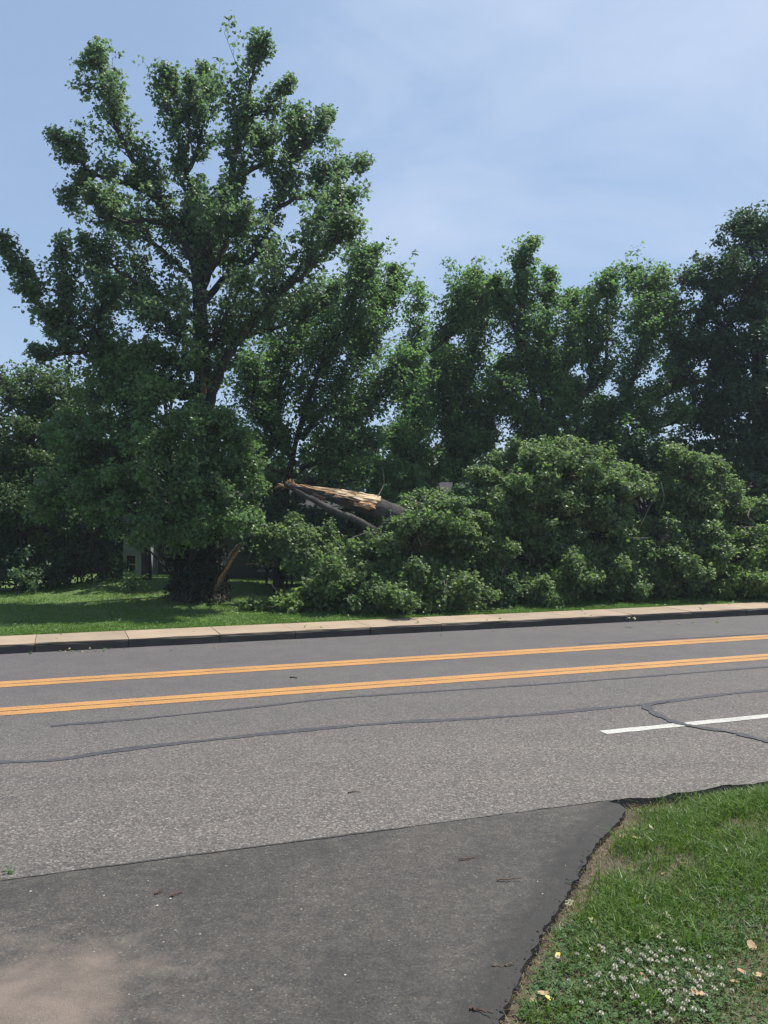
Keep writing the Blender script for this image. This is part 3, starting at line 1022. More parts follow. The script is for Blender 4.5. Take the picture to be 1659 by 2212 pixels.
# ------------------------------------------------------------------ the tall broken tree
YM = 20.6
base = P(425, 1312, YM)
big = thing('broken_tree', 'tall shattered tree with an ivy wrapped trunk and high plume shaped limbs', 'tree', base)
b = Buf()
tr = resample(np.array([np.append(P(x, y, YM), pxm(r_, YM)) for x, y, r_ in ((425, 1322, 44), (428, 1270, 38), (436, 1150, 32), (446, 1000, 27), (440, 850, 20), (433, 720, 17), (430, 620, 15), (418, 535, 12))]), 44)
b.tube(tr[:, :3], tr[:, 3], 14, .07)
b.build('trunk', M['bark'], big, True)
limbs = [
    # pts, half widths px, r0 px, depth run
    ([(425, 580), (395, 515), (366, 467), (329, 420), (287, 345), (255, 287), (234, 212), (212, 118)], [40, 40, 45, 45, 50, 58, 58, 14], 10, (0, -.5)),
    ([(329, 420), (260, 393), (207, 377), (172, 350), (152, 300)], [30, 38, 45, 42, 18], 6, (-.1, -1.1)),
    ([(207, 377), (180, 390), (162, 396)], [22, 26, 14], 4, (-.5, -.8)),
    ([(380, 490), (320, 478), (265, 478), (214, 440)], [30, 44, 48, 16], 6, (0, -1.4)),
    ([(430, 600), (412, 480), (409, 400), (382, 292), (366, 212), (364, 160)], [40, 45, 40, 44, 40, 12], 8, (0, .8)),
    ([(409, 372), (435, 297), (441, 212), (436, 152)], [28, 36, 42, 14], 5, (.3, 1.0)),
    ([(405, 330), (410, 240), (409, 176)], [20, 28, 10], 4, (.3, .1)),
    ([(432, 600), (455, 520), (478, 451), (499, 388), (510, 319), (531, 228), (545, 160), (556, 96)], [45, 50, 52, 45, 44, 56, 50, 14], 12, (0, -.3)),
    ([(525, 260), (570, 235), (605, 185)], [25, 34, 16], 4, (-.2, -.9)),
    ([(512, 320), (540, 310), (560, 295)], [24, 30, 14], 4, (-.2, .5)),
    ([(499, 392), (558, 361), (611, 345), (637, 297), (643, 246)], [20, 34, 44, 44, 14], 6, (-.2, .9)),
    ([(611, 345), (665, 315), (698, 246)], [30, 42, 14], 5, (.4, 1.3)),
    ([(600, 450), (650, 425), (700, 398), (768, 350)], [36, 48, 52, 16], 5, (.3, 1.6)),
    ([(432, 660), (480, 610), (547, 552), (589, 467), (611, 388), (630, 310)], [40, 42, 44, 44, 42, 18], 8, (0, .8)),
    ([(436, 930), (458, 850), (486, 780), (531, 717), (584, 658), (653, 595), (700, 545), (738, 500)], [4, 12, 34, 55, 64, 66, 50, 18], 12, (0, -1.8)),
    ([(584, 658), (664, 560), (720, 490), (746, 448)], [40, 55, 52, 16], 6, (-.6, -.6)),
    ([(432, 640), (470, 560), (515, 480)], [60, 80, 45], 7, (0, -1.6)),
    ([(430, 640), (440, 540), (450, 460)], [60, 75, 40], 7, (0, 1.4)),
    ([(428, 690), (372, 658), (319, 627), (250, 580), (208, 540)], [30, 46, 58, 58, 18], 7, (0, -1.3)),
    ([(420, 610), (345, 535), (290, 505), (250, 490)], [35, 58, 55, 20], 6, (0, 1.2)),
    ([(430, 720), (350, 690), (270, 655), (205, 600)], [40, 60, 62, 20], 6, (0, 1.6)),
    ([(432, 850), (330, 850), (265, 830), (207, 765), (150, 725), (100, 680), (55, 610), (14, 545)], [10, 24, 40, 46, 44, 46, 38, 14], 13, (0, -1.6)),
    ([(160, 730), (146, 660), (136, 556)], [30, 36, 12], 5, (-1.0, -1.4)),
    ([(190, 755), (145, 765), (108, 768)], [26, 26, 12], 5, (-1.0, -1.3)),
    ([(225, 790), (215, 700), (225, 640)], [40, 50, 24], 5, (-.9, -.4)),
    ([(436, 880), (505, 745), (590, 710), (664, 690), (720, 640)], [30, 40, 55, 55, 20], 7, (0, .9)),
    ([(435, 790), (480, 700), (520, 620)], [50, 60, 40], 6, (0, -1.9)),
    ([(432, 760), (380, 720), (340, 690)], [40, 60, 30], 6, (0, -1.7)),
]
for li, (pts, half, r0, (d0, d1)) in enumerate(limbs):
    b = Buf()
    dn = 400 if li in (16, 17, 26, 27, 20) else 950 if li in (21, 22, 23) else 540
    ax = px_axis([(x, y + (20 if q == len(pts) - 1 and y < 420 else 6 if q == len(pts) - 2 and y < 300 else 0)) for q, (x, y) in enumerate(pts)], YM, d0, d1)
    tu, ow = plume(ax, [pxm(v * 1.32, YM) for v in half], pxm(r0 * 1.12, YM), .02, dn, 8, .6, 1.1, .10, .008, b)
    lb = b.build('limb', M['bark'], big, True)
    leaves('foliage', tu, ow, 8, .19, .100, 'star', M['leaf_main'], lb)
# torn wounds and ripped strips
def splinter(name, p0, p1, w0, h0, m, parent, nseg=7, twist=.3, flat=.4):
    """A long torn sliver: uneven, tapering to a ragged point."""
    p0 = np.asarray(p0); p1 = np.asarray(p1)
    ax = unit(p1 - p0); ln = np.linalg.norm(p1 - p0)
    up = np.array([0, 0, 1.0]) - ax * ax[2]; up = unit(up)
    sd_ = np.cross(ax, up)
    V = []
    for i in range(nseg + 1):
        f = i / nseg
        tp = (1 - f ** 2.2) * (.75 + .5 * rng.random()) + .04
        c = p0 + ax * ln * f + sd_ * rng.normal() * w0 * .10 + up * rng.normal() * h0 * .15
        for q in range(6):
            th = q / 6 * 6.283 + twist * f
            rr = .6 + .5 * rng.random()
            V.append(c + up * math.sin(th) * h0 * tp * rr + sd_ * math.cos(th) * w0 * tp * rr)
    Q = [(i * 6 + q, i * 6 + (q + 1) % 6, (i + 1) * 6 + (q + 1) % 6, (i + 1) * 6 + q) for i in range(nseg) for q in range(6)]
    T = [(0, q + 1, q) for q in range(1, 5)] + [(nseg * 6, nseg * 6 + q, nseg * 6 + q + 1) for q in range(1, 5)]
    return link(name, mesh_np(name, V, [np.array(T), np.array(Q)], [m]), parent)


for (a, c, w_, h_, mm) in (((452, 998), (456, 955), .10, .09, 'wood_brown'), ((462, 992), (449, 962), .07, .06, 'wood_orange'), ((470, 985), (458, 968), .05, .05, 'wood_orange'),
                       ((438, 855), (436, 780), .05, .05, 'wood_brown'), ((445, 850), (441, 812), .035, .04, 'wood_orange')):
    splinter('torn_strip', P(*a, YM - .38), P(*c, YM - .36), w_, h_, M[mm], big)
for (a, c, w_, h_, mm) in (((466, 1275), (526, 1162), .035, .05, 'wood_brown'), ((470, 1262), (524, 1170), .045, .05, 'wood_orange'), ((488, 1225), (519, 1168), .07, .05, 'wood_brown'), ((497, 1200), (518, 1172), .05, .035, 'wood_pale')):
    splinter('torn_strip', P(*a, YM - .62), P(*c, YM - .9), w_, h_, M[mm], big)
# ivy and vines round the lower trunk
b = Buf()
nv = 46
for _ in range(nv):
    a0 = rng.random() * 6.28; zz_ = rng.uniform(-.1, .25)
    pv = []
    hgt = rng.uniform(.7, 2.6)
    for f in np.linspace(0, 1, 8):
        y_px = 1318 - f * hgt / YM * FPX
        cx_ = np.interp(y_px, [1000, 1150, 1322], [446, 436, 425]); rr = pxm(np.interp(y_px, [1000, 1200, 1275, 1322], [34, 42, 50, 84]), YM)
        aa = a0 + f * rng.normal() * .3 + f * .6
        c = P(cx_, y_px, YM)
        pv.append(c + rr * np.array([math.cos(aa), math.sin(aa), 0]) + rng.normal(size=3) * .03)
    b.tube(resample(np.array(pv), 14), np.linspace(.02, .008, 14), 5, .1)
iv = b.build('vines', M['vine'], big)
nI = 1900
a0 = rng.random(nI) * 6.28; yp = rng.uniform(1120, 1318, nI)
cxi = np.interp(yp, [1000, 1150, 1322], [446, 436, 425]); rri = pxm(np.interp(yp, [1000, 1200, 1275, 1322], [36, 44, 50, 74]), YM) * rng.uniform(.7, 1.18, nI) * (1 + .18 * np.sin(yp * .09 + a0 * 2))
tu = np.array([P(x, y, YM) for x, y in zip(cxi, yp)]) + rri[:, None] * np.stack([np.cos(a0), np.sin(a0), 0 * a0], 1)
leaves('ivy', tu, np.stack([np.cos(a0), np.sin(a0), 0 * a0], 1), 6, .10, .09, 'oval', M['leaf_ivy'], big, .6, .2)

# ------------------------------------------------------------------ bushy tree before the trunk
def blob_tree(name, label, trunk, blobs, Y, mat, shape, size, dens, per=10, spread=.15, bark='bark', lobes=16, group=None, trunk_r=(.14, .05), low=-.5, lobe_r=.42, upb=.55, tY=0):
    """trunk: photo polyline; blobs: (px, py, rx px, rz px, dY)."""
    tp = np.array([P(x, y, Y + tY) for x, y in trunk])
    tp[0, 2] = min(tp[0, 2], .1)
    t = thing(name, label, 'tree', (tp[0, 0], tp[0, 1], tp[0, 2]), group)
    b = Buf()
    b.tube(resample(tp, 16), np.linspace(trunk_r[0], trunk_r[1], 16), 9, .06)
    b.build('trunk', M[bark], t, True)
    for (x, y, rx, rz, dY) in blobs:
        b = Buf()
        c = P(x, y, Y + dY)
        k = int(np.argmin(np.linalg.norm(tp - c, axis=1))); root = tp[max(0, k - 1)] * .6 + tp[k] * .4
        tu, ow = blob(c, (pxm(rx, Y), pxm(rx, Y) * .9, pxm(rz, Y)), dens, per, lobes, low, .006, b, root, lobe_r)
        lb = b.build('limb', M[bark], t, True)
        leaves('foliage', tu, ow, per, spread, size, shape, M[mat], lb, upb=upb)
    return t


blob_tree('bushy_tree', 'leafy bushy tree spilling in front of the tall broken trunk', [(388, 1305), (385, 1200), (370, 1000), (355, 850)],
          [(300, 760, 75, 50, 0), (370, 800, 85, 60, -.2), (255, 830, 85, 65, .2), (330, 890, 100, 70, -.6), (420, 920, 80, 60, -.7), (480, 960, 62, 55, -.5), (240, 960, 95, 75, -.2),
           (350, 1010, 100, 75, -.9), (460, 1050, 85, 60, -1.0), (530, 1020, 45, 50, -.5), (250, 1080, 85, 65, -.5), (380, 1120, 90, 50, -.9), (470, 1135, 75, 42, -1.1), (150, 1060, 70, 70, 0), (170, 950, 70, 70, .3),
           (340, 1150, 60, 32, -.5), (515, 1110, 50, 45, -.9), (285, 1150, 48, 28, .3)],
          19.6, 'leaf_bush', 'star', .084, 1750, 10, .17, lobes=15, trunk_r=(.11, .04), low=-.75, tY=1.5)

# ------------------------------------------------------------------ trees behind: upright plume crowns
def plume_tree(name, label, trunk, limbs, Y, mat, shape='dia', size=.17, dens=620, per=9, spread=.20, r0=.16, bark='bark', group='trees standing behind the fallen crown', upb=.55):
    tp = np.array([P(x, y, Y) for x, y in trunk])
    t = thing(name, label, 'tree', (tp[0, 0], tp[0, 1], tp[0, 2]), group)
    b = Buf()
    b.tube(resample(tp, 16), np.linspace(r0, r0 * .4, 16), 9, .06)
    b.build('trunk', M[bark], t, True)
    for (pts, half, rr, (d0, d1)) in limbs:
        b = Buf()
        tu, ow = plume(px_axis([(x, y + (12 if q == len(pts) - 1 and y < 700 else 0)) for q, (x, y) in enumerate(pts)], Y, d0, d1), [pxm(v * 1.2, Y) for v in half], pxm(rr, Y), .02, dens * .9, per, .55, 1.2, .06, .007, b, 6)
        lb = b.build('limb', M[bark], t, True)
        leaves('foliage', tu, ow, per, spread, size, shape, M[mat], lb, upb=upb)
    return t


plume_tree('leafy_tree', 'light green tree with open leafy limbs just right of the tall broken tree', [(600, 1270), (615, 1080), (640, 950)],
           [([(640, 950), (690, 800), (760, 660), (802, 552)], [60, 75, 70, 18], 7, (0, -.8)),
            ([(650, 950), (760, 800), (820, 690), (846, 596)], [50, 70, 55, 16], 7, (0, .8)),
            ([(620, 980), (600, 860), (640, 740), (700, 660)], [70, 90, 80, 40], 7, (0, 1.0)),
            ([(640, 1000), (560, 900), (540, 800)], [60, 80, 50], 6, (0, -.6)),
            ([(650, 980), (740, 920), (830, 850), (890, 790)], [55, 75, 60, 25], 7, (0, -1.0)),
            ([(650, 1010), (720, 990), (800, 960)], [60, 75, 50], 6, (0, -1.2)),
            ([(640, 1030), (580, 1010), (540, 960)], [50, 60, 40], 6, (0, 0.3)),
            ([(660, 1040), (740, 1040), (840, 1020)], [40, 55, 40], 6, (0, .6)),
            ([(620, 1060), (590, 1060), (560, 1080)], [35, 45, 35], 6, (0, 0))],
           24.0, 'leaf_back', 'star', .098, 950)
plume_tree('slender_tree', 'slender pointed tree rising alone in the gap right of the light green tree', [(900, 1260), (902, 1050), (900, 900)],
           [([(900, 1000), (900, 850), (902, 740), (907, 622)], [40, 48, 34, 7], 6, (0, 0)),
            ([(900, 960), (880, 860), (868, 770)], [35, 42, 16], 5, (0, .6)),
            ([(900, 960), (930, 860), (945, 760)], [35, 46, 20], 5, (0, -.6)),
            ([(898, 1060), (880, 1000), (870, 940)], [50, 60, 40], 5, (0, -.7))],
           29.0, 'leaf_back', 'dia', .115, 780)
plume_tree('leaning_tree', 'tree with a long bare leaning limb crossing its light green crown', [(830, 1250), (800, 1000), (770, 880)],
           [([(700, 892), (780, 850), (850, 812), (905, 775), (962, 736), (1010, 690), (1040, 640)], [3, 3, 4, 6, 40, 52, 30], 9, (-1, -1.2)),
            ([(962, 736), (1000, 660), (1022, 600)], [40, 48, 16], 5, (-1.2, -1.0)),
            ([(985, 1000), (1000, 850), (1035, 720), (1052, 618)], [70, 80, 60, 16], 8, (0, .5)),
            ([(985, 1000), (960, 900), (960, 800)], [70, 75, 50], 7, (0, -.6)),
            ([(990, 1020), (1060, 920), (1090, 800)], [60, 70, 40], 7, (0, .3)),
            ([(980, 1060), (1000, 1000), (1040, 960)], [70, 80, 60], 7, (0, -.6)),
            ([(960, 1080), (900, 1010), (860, 950)], [55, 65, 45], 7, (0, .2))],
           26.5, 'leaf_back', 'star', .10, 960)
plume_tree('spire_tree', 'dark tree with a narrow tall spire standing above its neighbours', [(1190, 1270), (1180, 1050), (1160, 900)],
           [([(1160, 900), (1140, 780), (1125, 660), (1118, 600), (1140, 527)], [50, 55, 46, 38, 10], 8, (0, -.3)),
            ([(1150, 800), (1105, 690), (1075, 612)], [28, 30, 14], 5, (0, -.8)),
            ([(1170, 900), (1185, 750), (1182, 660), (1186, 592)], [50, 50, 38, 10], 6, (0, .6)),
            ([(1180, 880), (1230, 760), (1232, 645)], [50, 50, 20], 6, (0, .8)),
            ([(1170, 980), (1120, 900), (1090, 850)], [60, 70, 50], 7, (0, -.8)),
            ([(1180, 1000), (1190, 930), (1215, 860)], [60, 60, 40], 7, (0, -.4))],
           26.0, 'leaf_back', 'star', .10, 980)
plume_tree('forked_tree', 'broad tree with a dark forked trunk showing through gaps to the sky', [(1245, 1270), (1262, 1010), (1240, 920)],
           [([(1262, 1010), (1245, 930), (1235, 850)], [44, 60, 44], 7, (0, .8)),
            ([(1270, 1010), (1290, 950), (1300, 890)], [44, 50, 40], 6, (0, 1.0)),
            ([(1262, 1000), (1215, 900), (1265, 850), (1305, 800), (1310, 700), (1312, 602)], [10, 12, 20, 46, 56, 16], 9, (0, -.3)),
            ([(1275, 980), (1330, 890), (1375, 800), (1400, 700), (1365, 590)], [10, 36, 62, 70, 18], 9, (0, .5)),
            ([(1290, 960), (1370, 890), (1440, 850), (1470, 780), (1450, 660)], [20, 44, 56, 60, 20], 8, (0, .8)),
            ([(1380, 780), (1410, 690), (1425, 592)], [50, 50, 14], 6, (.6, .9)),
            ([(1280, 820), (1265, 730), (1270, 640)], [35, 48, 18], 6, (.2, .7)),
            ([(1290, 990), (1380, 940), (1470, 910)], [40, 60, 55], 7, (0, -.8)),
            ([(1240, 1010), (1180, 990), (1130, 980)], [50, 66, 50], 7, (0, -.8)),
            ([(1310, 990), (1360, 1000), (1440, 1000)], [55, 66, 60], 7, (0, -1.0))],
           26.5, 'leaf_back', 'star', .10, 960)
blob_tree('oak_tree', 'huge dark rounded tree towering at the far end of the fallen crown', [(1655, 1280), (1650, 1050), (1640, 850), (1640, 650)],
          [(1600, 520, 62, 42, 0), (1665, 500, 80, 50, 0), (1535, 590, 55, 50, -.2), (1610, 600, 85, 60, -.6), (1700, 600, 90, 70, 0), (1510, 670, 50, 42, 0), (1560, 720, 85, 65, -.5), (1650, 730, 95, 70, -.8),
           (1750, 720, 90, 80, 0), (1530, 820, 75, 60, 0), (1610, 850, 90, 70, -.9), (1710, 860, 90, 80, -.5), (1540, 930, 70, 65, -.4), (1630, 980, 90, 70, -.6), (1740, 1000, 90, 90, 0), (1800, 860, 90, 90, .4)],
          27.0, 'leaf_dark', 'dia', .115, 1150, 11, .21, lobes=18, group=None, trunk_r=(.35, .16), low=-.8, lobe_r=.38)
blob_tree('roadside_tree', 'olive green dense tree at the far left edge', [(60, 1290), (62, 1100), (70, 900)],
          [(30, 850, 75, 50, 0), (110, 860, 70, 55, .2), (-40, 880, 70, 60, 0), (170, 900, 60, 55, .2), (60, 950, 95, 75, -.5), (-30, 1000, 80, 85, -.4), (140, 1010, 80, 75, -.2), (50, 1080, 95, 75, -.6), (130, 1140, 80, 60, -.3), (-30, 1130, 80, 80, -.4)],
          23.5, 'leaf_olive', 'star', .092, 1300, 10, .2, lobes=15, trunk_r=(.17, .06), low=-.8)
# dark thicket under the left trees
def shrub(name, label, blobs, Y, mat, shape, size, dens, group=None, lobes=12, per=10, spread=.13):
    c0 = P(blobs[0][0], 1290, Y); c0[2] = .15
    t = thing(name, label, 'shrub', c0, group)
    for (x, y, rx, rz, dY) in blobs:
        b = Buf()
        c = P(x, y, Y + dY)
        tu, ow = blob(c, (pxm(rx, Y), pxm(rx, Y) * .9, pxm(rz, Y)), dens, per, lobes, -.6, .006, b, np.array([c[0], c[1], .1]))
        lb = b.build('stem', M['bark'], t)
        leaves('foliage', tu, ow, per, spread, size, shape, M[mat], lb)
    return t


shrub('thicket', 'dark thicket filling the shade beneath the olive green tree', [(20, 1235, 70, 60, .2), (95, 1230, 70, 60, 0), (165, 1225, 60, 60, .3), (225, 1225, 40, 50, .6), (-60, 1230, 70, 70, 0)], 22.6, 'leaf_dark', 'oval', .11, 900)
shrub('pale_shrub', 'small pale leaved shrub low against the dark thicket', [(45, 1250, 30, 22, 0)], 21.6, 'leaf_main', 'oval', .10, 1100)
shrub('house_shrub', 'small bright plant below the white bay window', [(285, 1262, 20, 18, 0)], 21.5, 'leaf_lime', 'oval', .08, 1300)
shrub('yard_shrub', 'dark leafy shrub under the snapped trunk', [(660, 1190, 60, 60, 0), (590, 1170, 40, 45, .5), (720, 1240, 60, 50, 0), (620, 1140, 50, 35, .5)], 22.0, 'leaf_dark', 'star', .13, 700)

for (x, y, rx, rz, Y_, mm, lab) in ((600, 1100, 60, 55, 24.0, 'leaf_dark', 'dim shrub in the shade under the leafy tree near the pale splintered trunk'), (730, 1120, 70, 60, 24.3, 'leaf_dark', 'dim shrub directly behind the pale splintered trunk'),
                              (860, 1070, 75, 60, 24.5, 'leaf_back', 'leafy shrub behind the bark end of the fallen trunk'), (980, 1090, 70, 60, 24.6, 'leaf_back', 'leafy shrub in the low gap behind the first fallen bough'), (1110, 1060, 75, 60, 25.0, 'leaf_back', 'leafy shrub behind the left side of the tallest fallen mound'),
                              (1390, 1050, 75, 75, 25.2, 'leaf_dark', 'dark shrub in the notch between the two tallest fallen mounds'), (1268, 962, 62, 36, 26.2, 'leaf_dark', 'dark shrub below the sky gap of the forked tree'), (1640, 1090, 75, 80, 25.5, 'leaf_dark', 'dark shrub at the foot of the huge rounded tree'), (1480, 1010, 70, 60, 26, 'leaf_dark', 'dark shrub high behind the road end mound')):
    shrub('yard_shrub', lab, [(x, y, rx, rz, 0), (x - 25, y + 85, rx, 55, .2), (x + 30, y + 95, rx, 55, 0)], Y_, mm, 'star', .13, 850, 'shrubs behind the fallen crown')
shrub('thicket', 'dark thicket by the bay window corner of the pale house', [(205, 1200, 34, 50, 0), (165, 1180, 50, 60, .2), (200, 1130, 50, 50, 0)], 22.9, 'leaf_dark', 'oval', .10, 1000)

# ------------------------------------------------------------------ the fallen tree
YF = 19.4
fall = thing('fallen_tree', 'snapped trunk with raw pale wood and its leafy crown collapsed on the lawn', 'fallen tree', P(790, 1318, YF))
b = Buf()
tk = resample(np.array([np.append(P(x, y, Y_), r_) for x, y, Y_, r_ in ((812, 1096, YF, .225), (840, 1108, YF, .235), (900, 1135, YF + .3, .22), (1000, 1175, YF + 1.0, .18), (1130, 1200, YF + 1.6, .13), (1300, 1210, YF + 2, .09))]), 26)
b.tube(tk[:, :3], tk[:, 3], 14, .09)
b.build('trunk', M['bark_grey'], fall, True)
# the half shell of bark under the torn wood
b = Buf()
ax0, ax1 = P(830, 1100, YF), P(628, 1047, YF - .1)
dirn = unit(ax1 - ax0); upv = unit(np.array([0, 0, 1.0]) - dirn * dirn[2]); sdv = np.cross(dirn, upv)
if sdv[1] > 0: sdv = -sdv            # sdv looks at the viewer
ns, nk = 16, 12
rows_ = []
for i_ in range(ns + 1):
    f = i_ / ns
    c = ax0 + (ax1 - ax0) * f
    r_ = (.24 * (1 - f) + .085 * f)
    for q in range(nk):
        th = math.pi + (q / (nk - 1)) * math.pi * (1 - .2 * f) - .12   # lower half
        jag = 1 + .22 * rng.normal() * (q in (0, nk - 1))
        rows_.append(c + sdv * math.cos(th) * -r_ * jag + upv * math.sin(th) * r_ * (.9 + .1 * rng.random()))
    for q in range(nk - 1, -1, -1):
        rows_.append(np.array(rows_[i_ * 2 * nk + q]) * .82 + c * .18)
rows_ = np.array(rows_); kk = 2 * nk
Q = [(i_ * kk + q, i_ * kk + (q + 1) % kk, (i_ + 1) * kk + (q + 1) % kk, (i_ + 1) * kk + q) for i_ in range(ns) for q in range(kk)]
b.add(rows_, None, Q)
b.build('bark_shell', M['bark'], fall)
# pale torn wood in long slivers
spl = [
    ((838, 1108), (640, 1052), .13, .11, 'wood_brown', .06), ((815, 1104), (700, 1078), .08, .09, 'wood_brown', -.08), ((780, 1098), (665, 1066), .07, .07, 'wood_brown', -.10),
    ((822, 1078), (655, 1047), .10, .07, 'wood_pale', .05), ((822, 1083), (690, 1055), .11, .06, 'wood_pale', -.05), ((820, 1088), (712, 1064), .09, .055, 'wood_pale', -.12), ((818, 1076), (700, 1054), .08, .06, 'wood_pale', .10),
    ((815, 1094), (735, 1074), .08, .05, 'wood_orange', -.17), ((812, 1098), (752, 1082), .07, .05, 'wood_orange', -.19), ((802, 1093), (762, 1090), .05, .04, 'wood_pale', -.21), ((800, 1099), (745, 1079), .05, .04, 'wood_orange', -.2),
    ((760, 1076), (640, 1046), .07, .045, 'wood_orange', -.02), ((745, 1074), (676, 1056), .06, .04, 'wood_orange', -.1), ((790, 1090), (768, 1094), .05, .04, 'wood_orange', -.2),
    ((700, 1078), (650, 1056), .06, .05, 'wood_brown', -.12), ((703, 1077), (630, 1045), .05, .045, 'wood_brown', -.16), ((660, 1058), (614, 1041), .06, .06, 'wood_brown', -.05), ((640, 1050), (619, 1037), .05, .07, 'wood_orange', -.03),
    ((770, 1068), (762, 1066), .05, .045, 'wood_pale', -.05), ((775, 1084), (700, 1066), .05, .035, 'wood_brown', -.17), ((720, 1066), (640, 1048), .04, .05, 'wood_brown', .02),
]
for (a, c, w_, h_, mm, dY) in spl:
    splinter('splinter', P(*a, YF + dY), P(*c, YF + dY), w_, h_, M[mm], fall, 9)
for (a, c) in (((612, 1048), (590, 1055)), ((618, 1052), (600, 1044)), ((622, 1044), (606, 1058)), ((625, 1042), (628, 1034))):
    splinter('splinter', P(*a, YF - .1), P(*c, YF - .1), .035, .03, M['wood_orange'], fall, 4)
# long split-off limb below it
b = Buf()
sl_ = resample(np.array([P(x, y, Y_) for x, y, Y_ in ((616, 1045, YF - .1), (640, 1060, YF - .15), (668, 1076, YF - .2), (723, 1104, YF - .3), (765, 1122, YF - .35), (815, 1150, YF - .3))]), 18)
b.tube(sl_, np.linspace(.055, .085, 18), 10, .12)
b.build('split_limb', M['bark_grey'], fall, True)


def bough(blobs, mat, label=None, dens=1350, size=.094, shape='star', lobes=15, nb=12, upb=.4):
    """A leafy bough of the fallen crown (> foliage, bare_twigs)."""
    b = Buf()
    T_, O_ = [], []
    cs = []
    for (x, y, rx, rz, Y_) in blobs:
        c = P(x, y, Y_); cs.append(c)
        k = int(np.argmin(np.linalg.norm(tk[:, :3] - c, axis=1)))
        root = tk[k, :3].copy()
        if np.linalg.norm(root - c) > 1.4: root = c + np.array([-.8, .6, -pxm(rz, Y_) * .8])
        tu, ow = blob(c, (pxm(rx, Y_), pxm(rx, Y_) * .85, pxm(rz, Y_)), dens, 10, lobes, -.55, .007, b, root, .36)
        ok = tu[:, 2] > .15
        T_.append(tu[ok]); O_.append(ow[ok])
    for (x, y, rx, rz, Y_) in blobs:
        c = P(x, y, Y_); r_ = np.array([pxm(rx, Y_), pxm(rx, Y_) * .85, pxm(rz, Y_)])
        for _ in range(4):
            dv = unit(rng.normal(size=3) * np.array([1, 1, .8]) + np.array([0, -.25, .35]))
            e1 = c + dv * r_ * rng.uniform(.75, 1.0); e2 = e1 + (dv * np.array([1, 1, .3]) + np.array([0, 0, -.25])) * rng.uniform(.12, .34)
            if e2[2] < .2: continue
            tu, ow = plume(np.array([c + dv * r_ * .3, e1, e2]), np.array([.12, .2, .07]), .016, .006, 900, 8, .15, 1.1, .3, .006, b, 4)
            ok = tu[:, 2] > .15
            T_.append(tu[ok]); O_.append(ow[ok])
    o = b.build('bough', M['bark'], fall)
    if label: o['label'] = label
    leaves('foliage', np.vstack(T_), np.vstack(O_), 10, .16, size, shape, M[mat], o, .55, upb)
    b = Buf()
    for (c, (x, y, rx, rz, Y_)) in zip(cs, blobs):
        for _ in range(nb):
            dv = unit(rng.normal(size=3) + np.array([0, -.5, .15]))
            r_ = np.array([pxm(rx, Y_), pxm(rx, Y_) * .85, pxm(rz, Y_)])
            p0 = c + dv * r_ * .4; p2 = c + dv * r_ * rng.uniform(.95, 1.25)
            if p2[2] < .15: continue
            pm = (p0 + p2) / 2 + rng.normal(size=3) * .12
            b.tube(resample(np.array([p0, pm, p2]), 8), np.linspace(.011, .004, 8), 4, .1, False)
    if b.n: b.build('bare_twigs', M['twig_grey'], o)['kind'] = 'stuff'
    return o


bough([(892, 1128, 30, 20, YF - .2), (885, 1175, 68, 55, YF - .1), (950, 1160, 80, 65, YF + .3), (800, 1210, 50, 42, YF - .2), (930, 1100, 50, 30, YF + .5), (1010, 1200, 60, 60, YF + .4)], 'leaf_fallen')
bough([(760, 1275, 85, 42, YF - .7), (840, 1285, 80, 36, YF - .9), (700, 1265, 50, 40, YF - .4), (930, 1285, 75, 35, YF - .7), (1000, 1290, 70, 30, YF - .5), (880, 1250, 70, 40, YF - .4)], 'leaf_fallen')
bough([(640, 1165, 45, 32, YF + .6), (600, 1200, 38, 30, YF + .6), (690, 1218, 45, 36, YF + .3)], 'leaf_fallen', dens=900)
bough([(1120, 1080, 85, 70, YF + 1.6), (1200, 1010, 85, 60, YF + 2.0), (1290, 1040, 75, 60, YF + 1.9), (1080, 1120, 60, 50, YF + 1.2), (1320, 1080, 55, 55, YF + 1.8), (1160, 990, 50, 30, YF + 2.3)], 'leaf_fallen')
bough([(1190, 1110, 95, 70, YF + 1.9), (1290, 1140, 75, 75, YF + 2.1), (1110, 1180, 75, 65, YF + 1.3), (1220, 1200, 90, 60, YF + 1.6)], 'leaf_fallen', dens=1500)
bough([(1080, 1262, 70, 42, YF + .7), (1170, 1268, 75, 38, YF + 1.0), (1260, 1255, 75, 42, YF + 1.4), (1340, 1235, 60, 50, YF + 1.8)], 'leaf_fallen', dens=1400)
bough([(1050, 1298, 60, 24, YF + .5), (1130, 1298, 65, 24, YF + 1.2), (1210, 1294, 65, 24, YF + 1.6), (1290, 1288, 65, 26, YF + 1.9), (1370, 1282, 65, 26, YF + 2.2), (1450, 1278, 65, 26, YF + 2.4), (1530, 1274, 65, 26, YF + 2.6), (1620, 1272, 75, 26, YF + 2.8)], 'leaf_fallen', dens=1100, nb=4)
bough([(820, 1304, 70, 22, YF - .4), (900, 1306, 70, 22, YF - .2), (980, 1304, 60, 22, YF), (740, 1306, 60, 22, YF - .4)], 'leaf_fallen', dens=1100, nb=3)
bough([(1495, 1045, 52, 55, YF + 2.6), (1540, 1085, 62, 62, YF + 2.6), (1490, 1120, 60, 62, YF + 2.5), (1580, 1125, 45, 55, YF + 2.9), (1475, 1000, 25, 20, YF + 2.7)], 'leaf_fallen')
bough([(1420, 1175, 55, 48, YF + 1.9), (1480, 1205, 70, 52, YF + 2.3), (1430, 1250, 75, 40, YF + 2.0)], 'leaf_fallen')
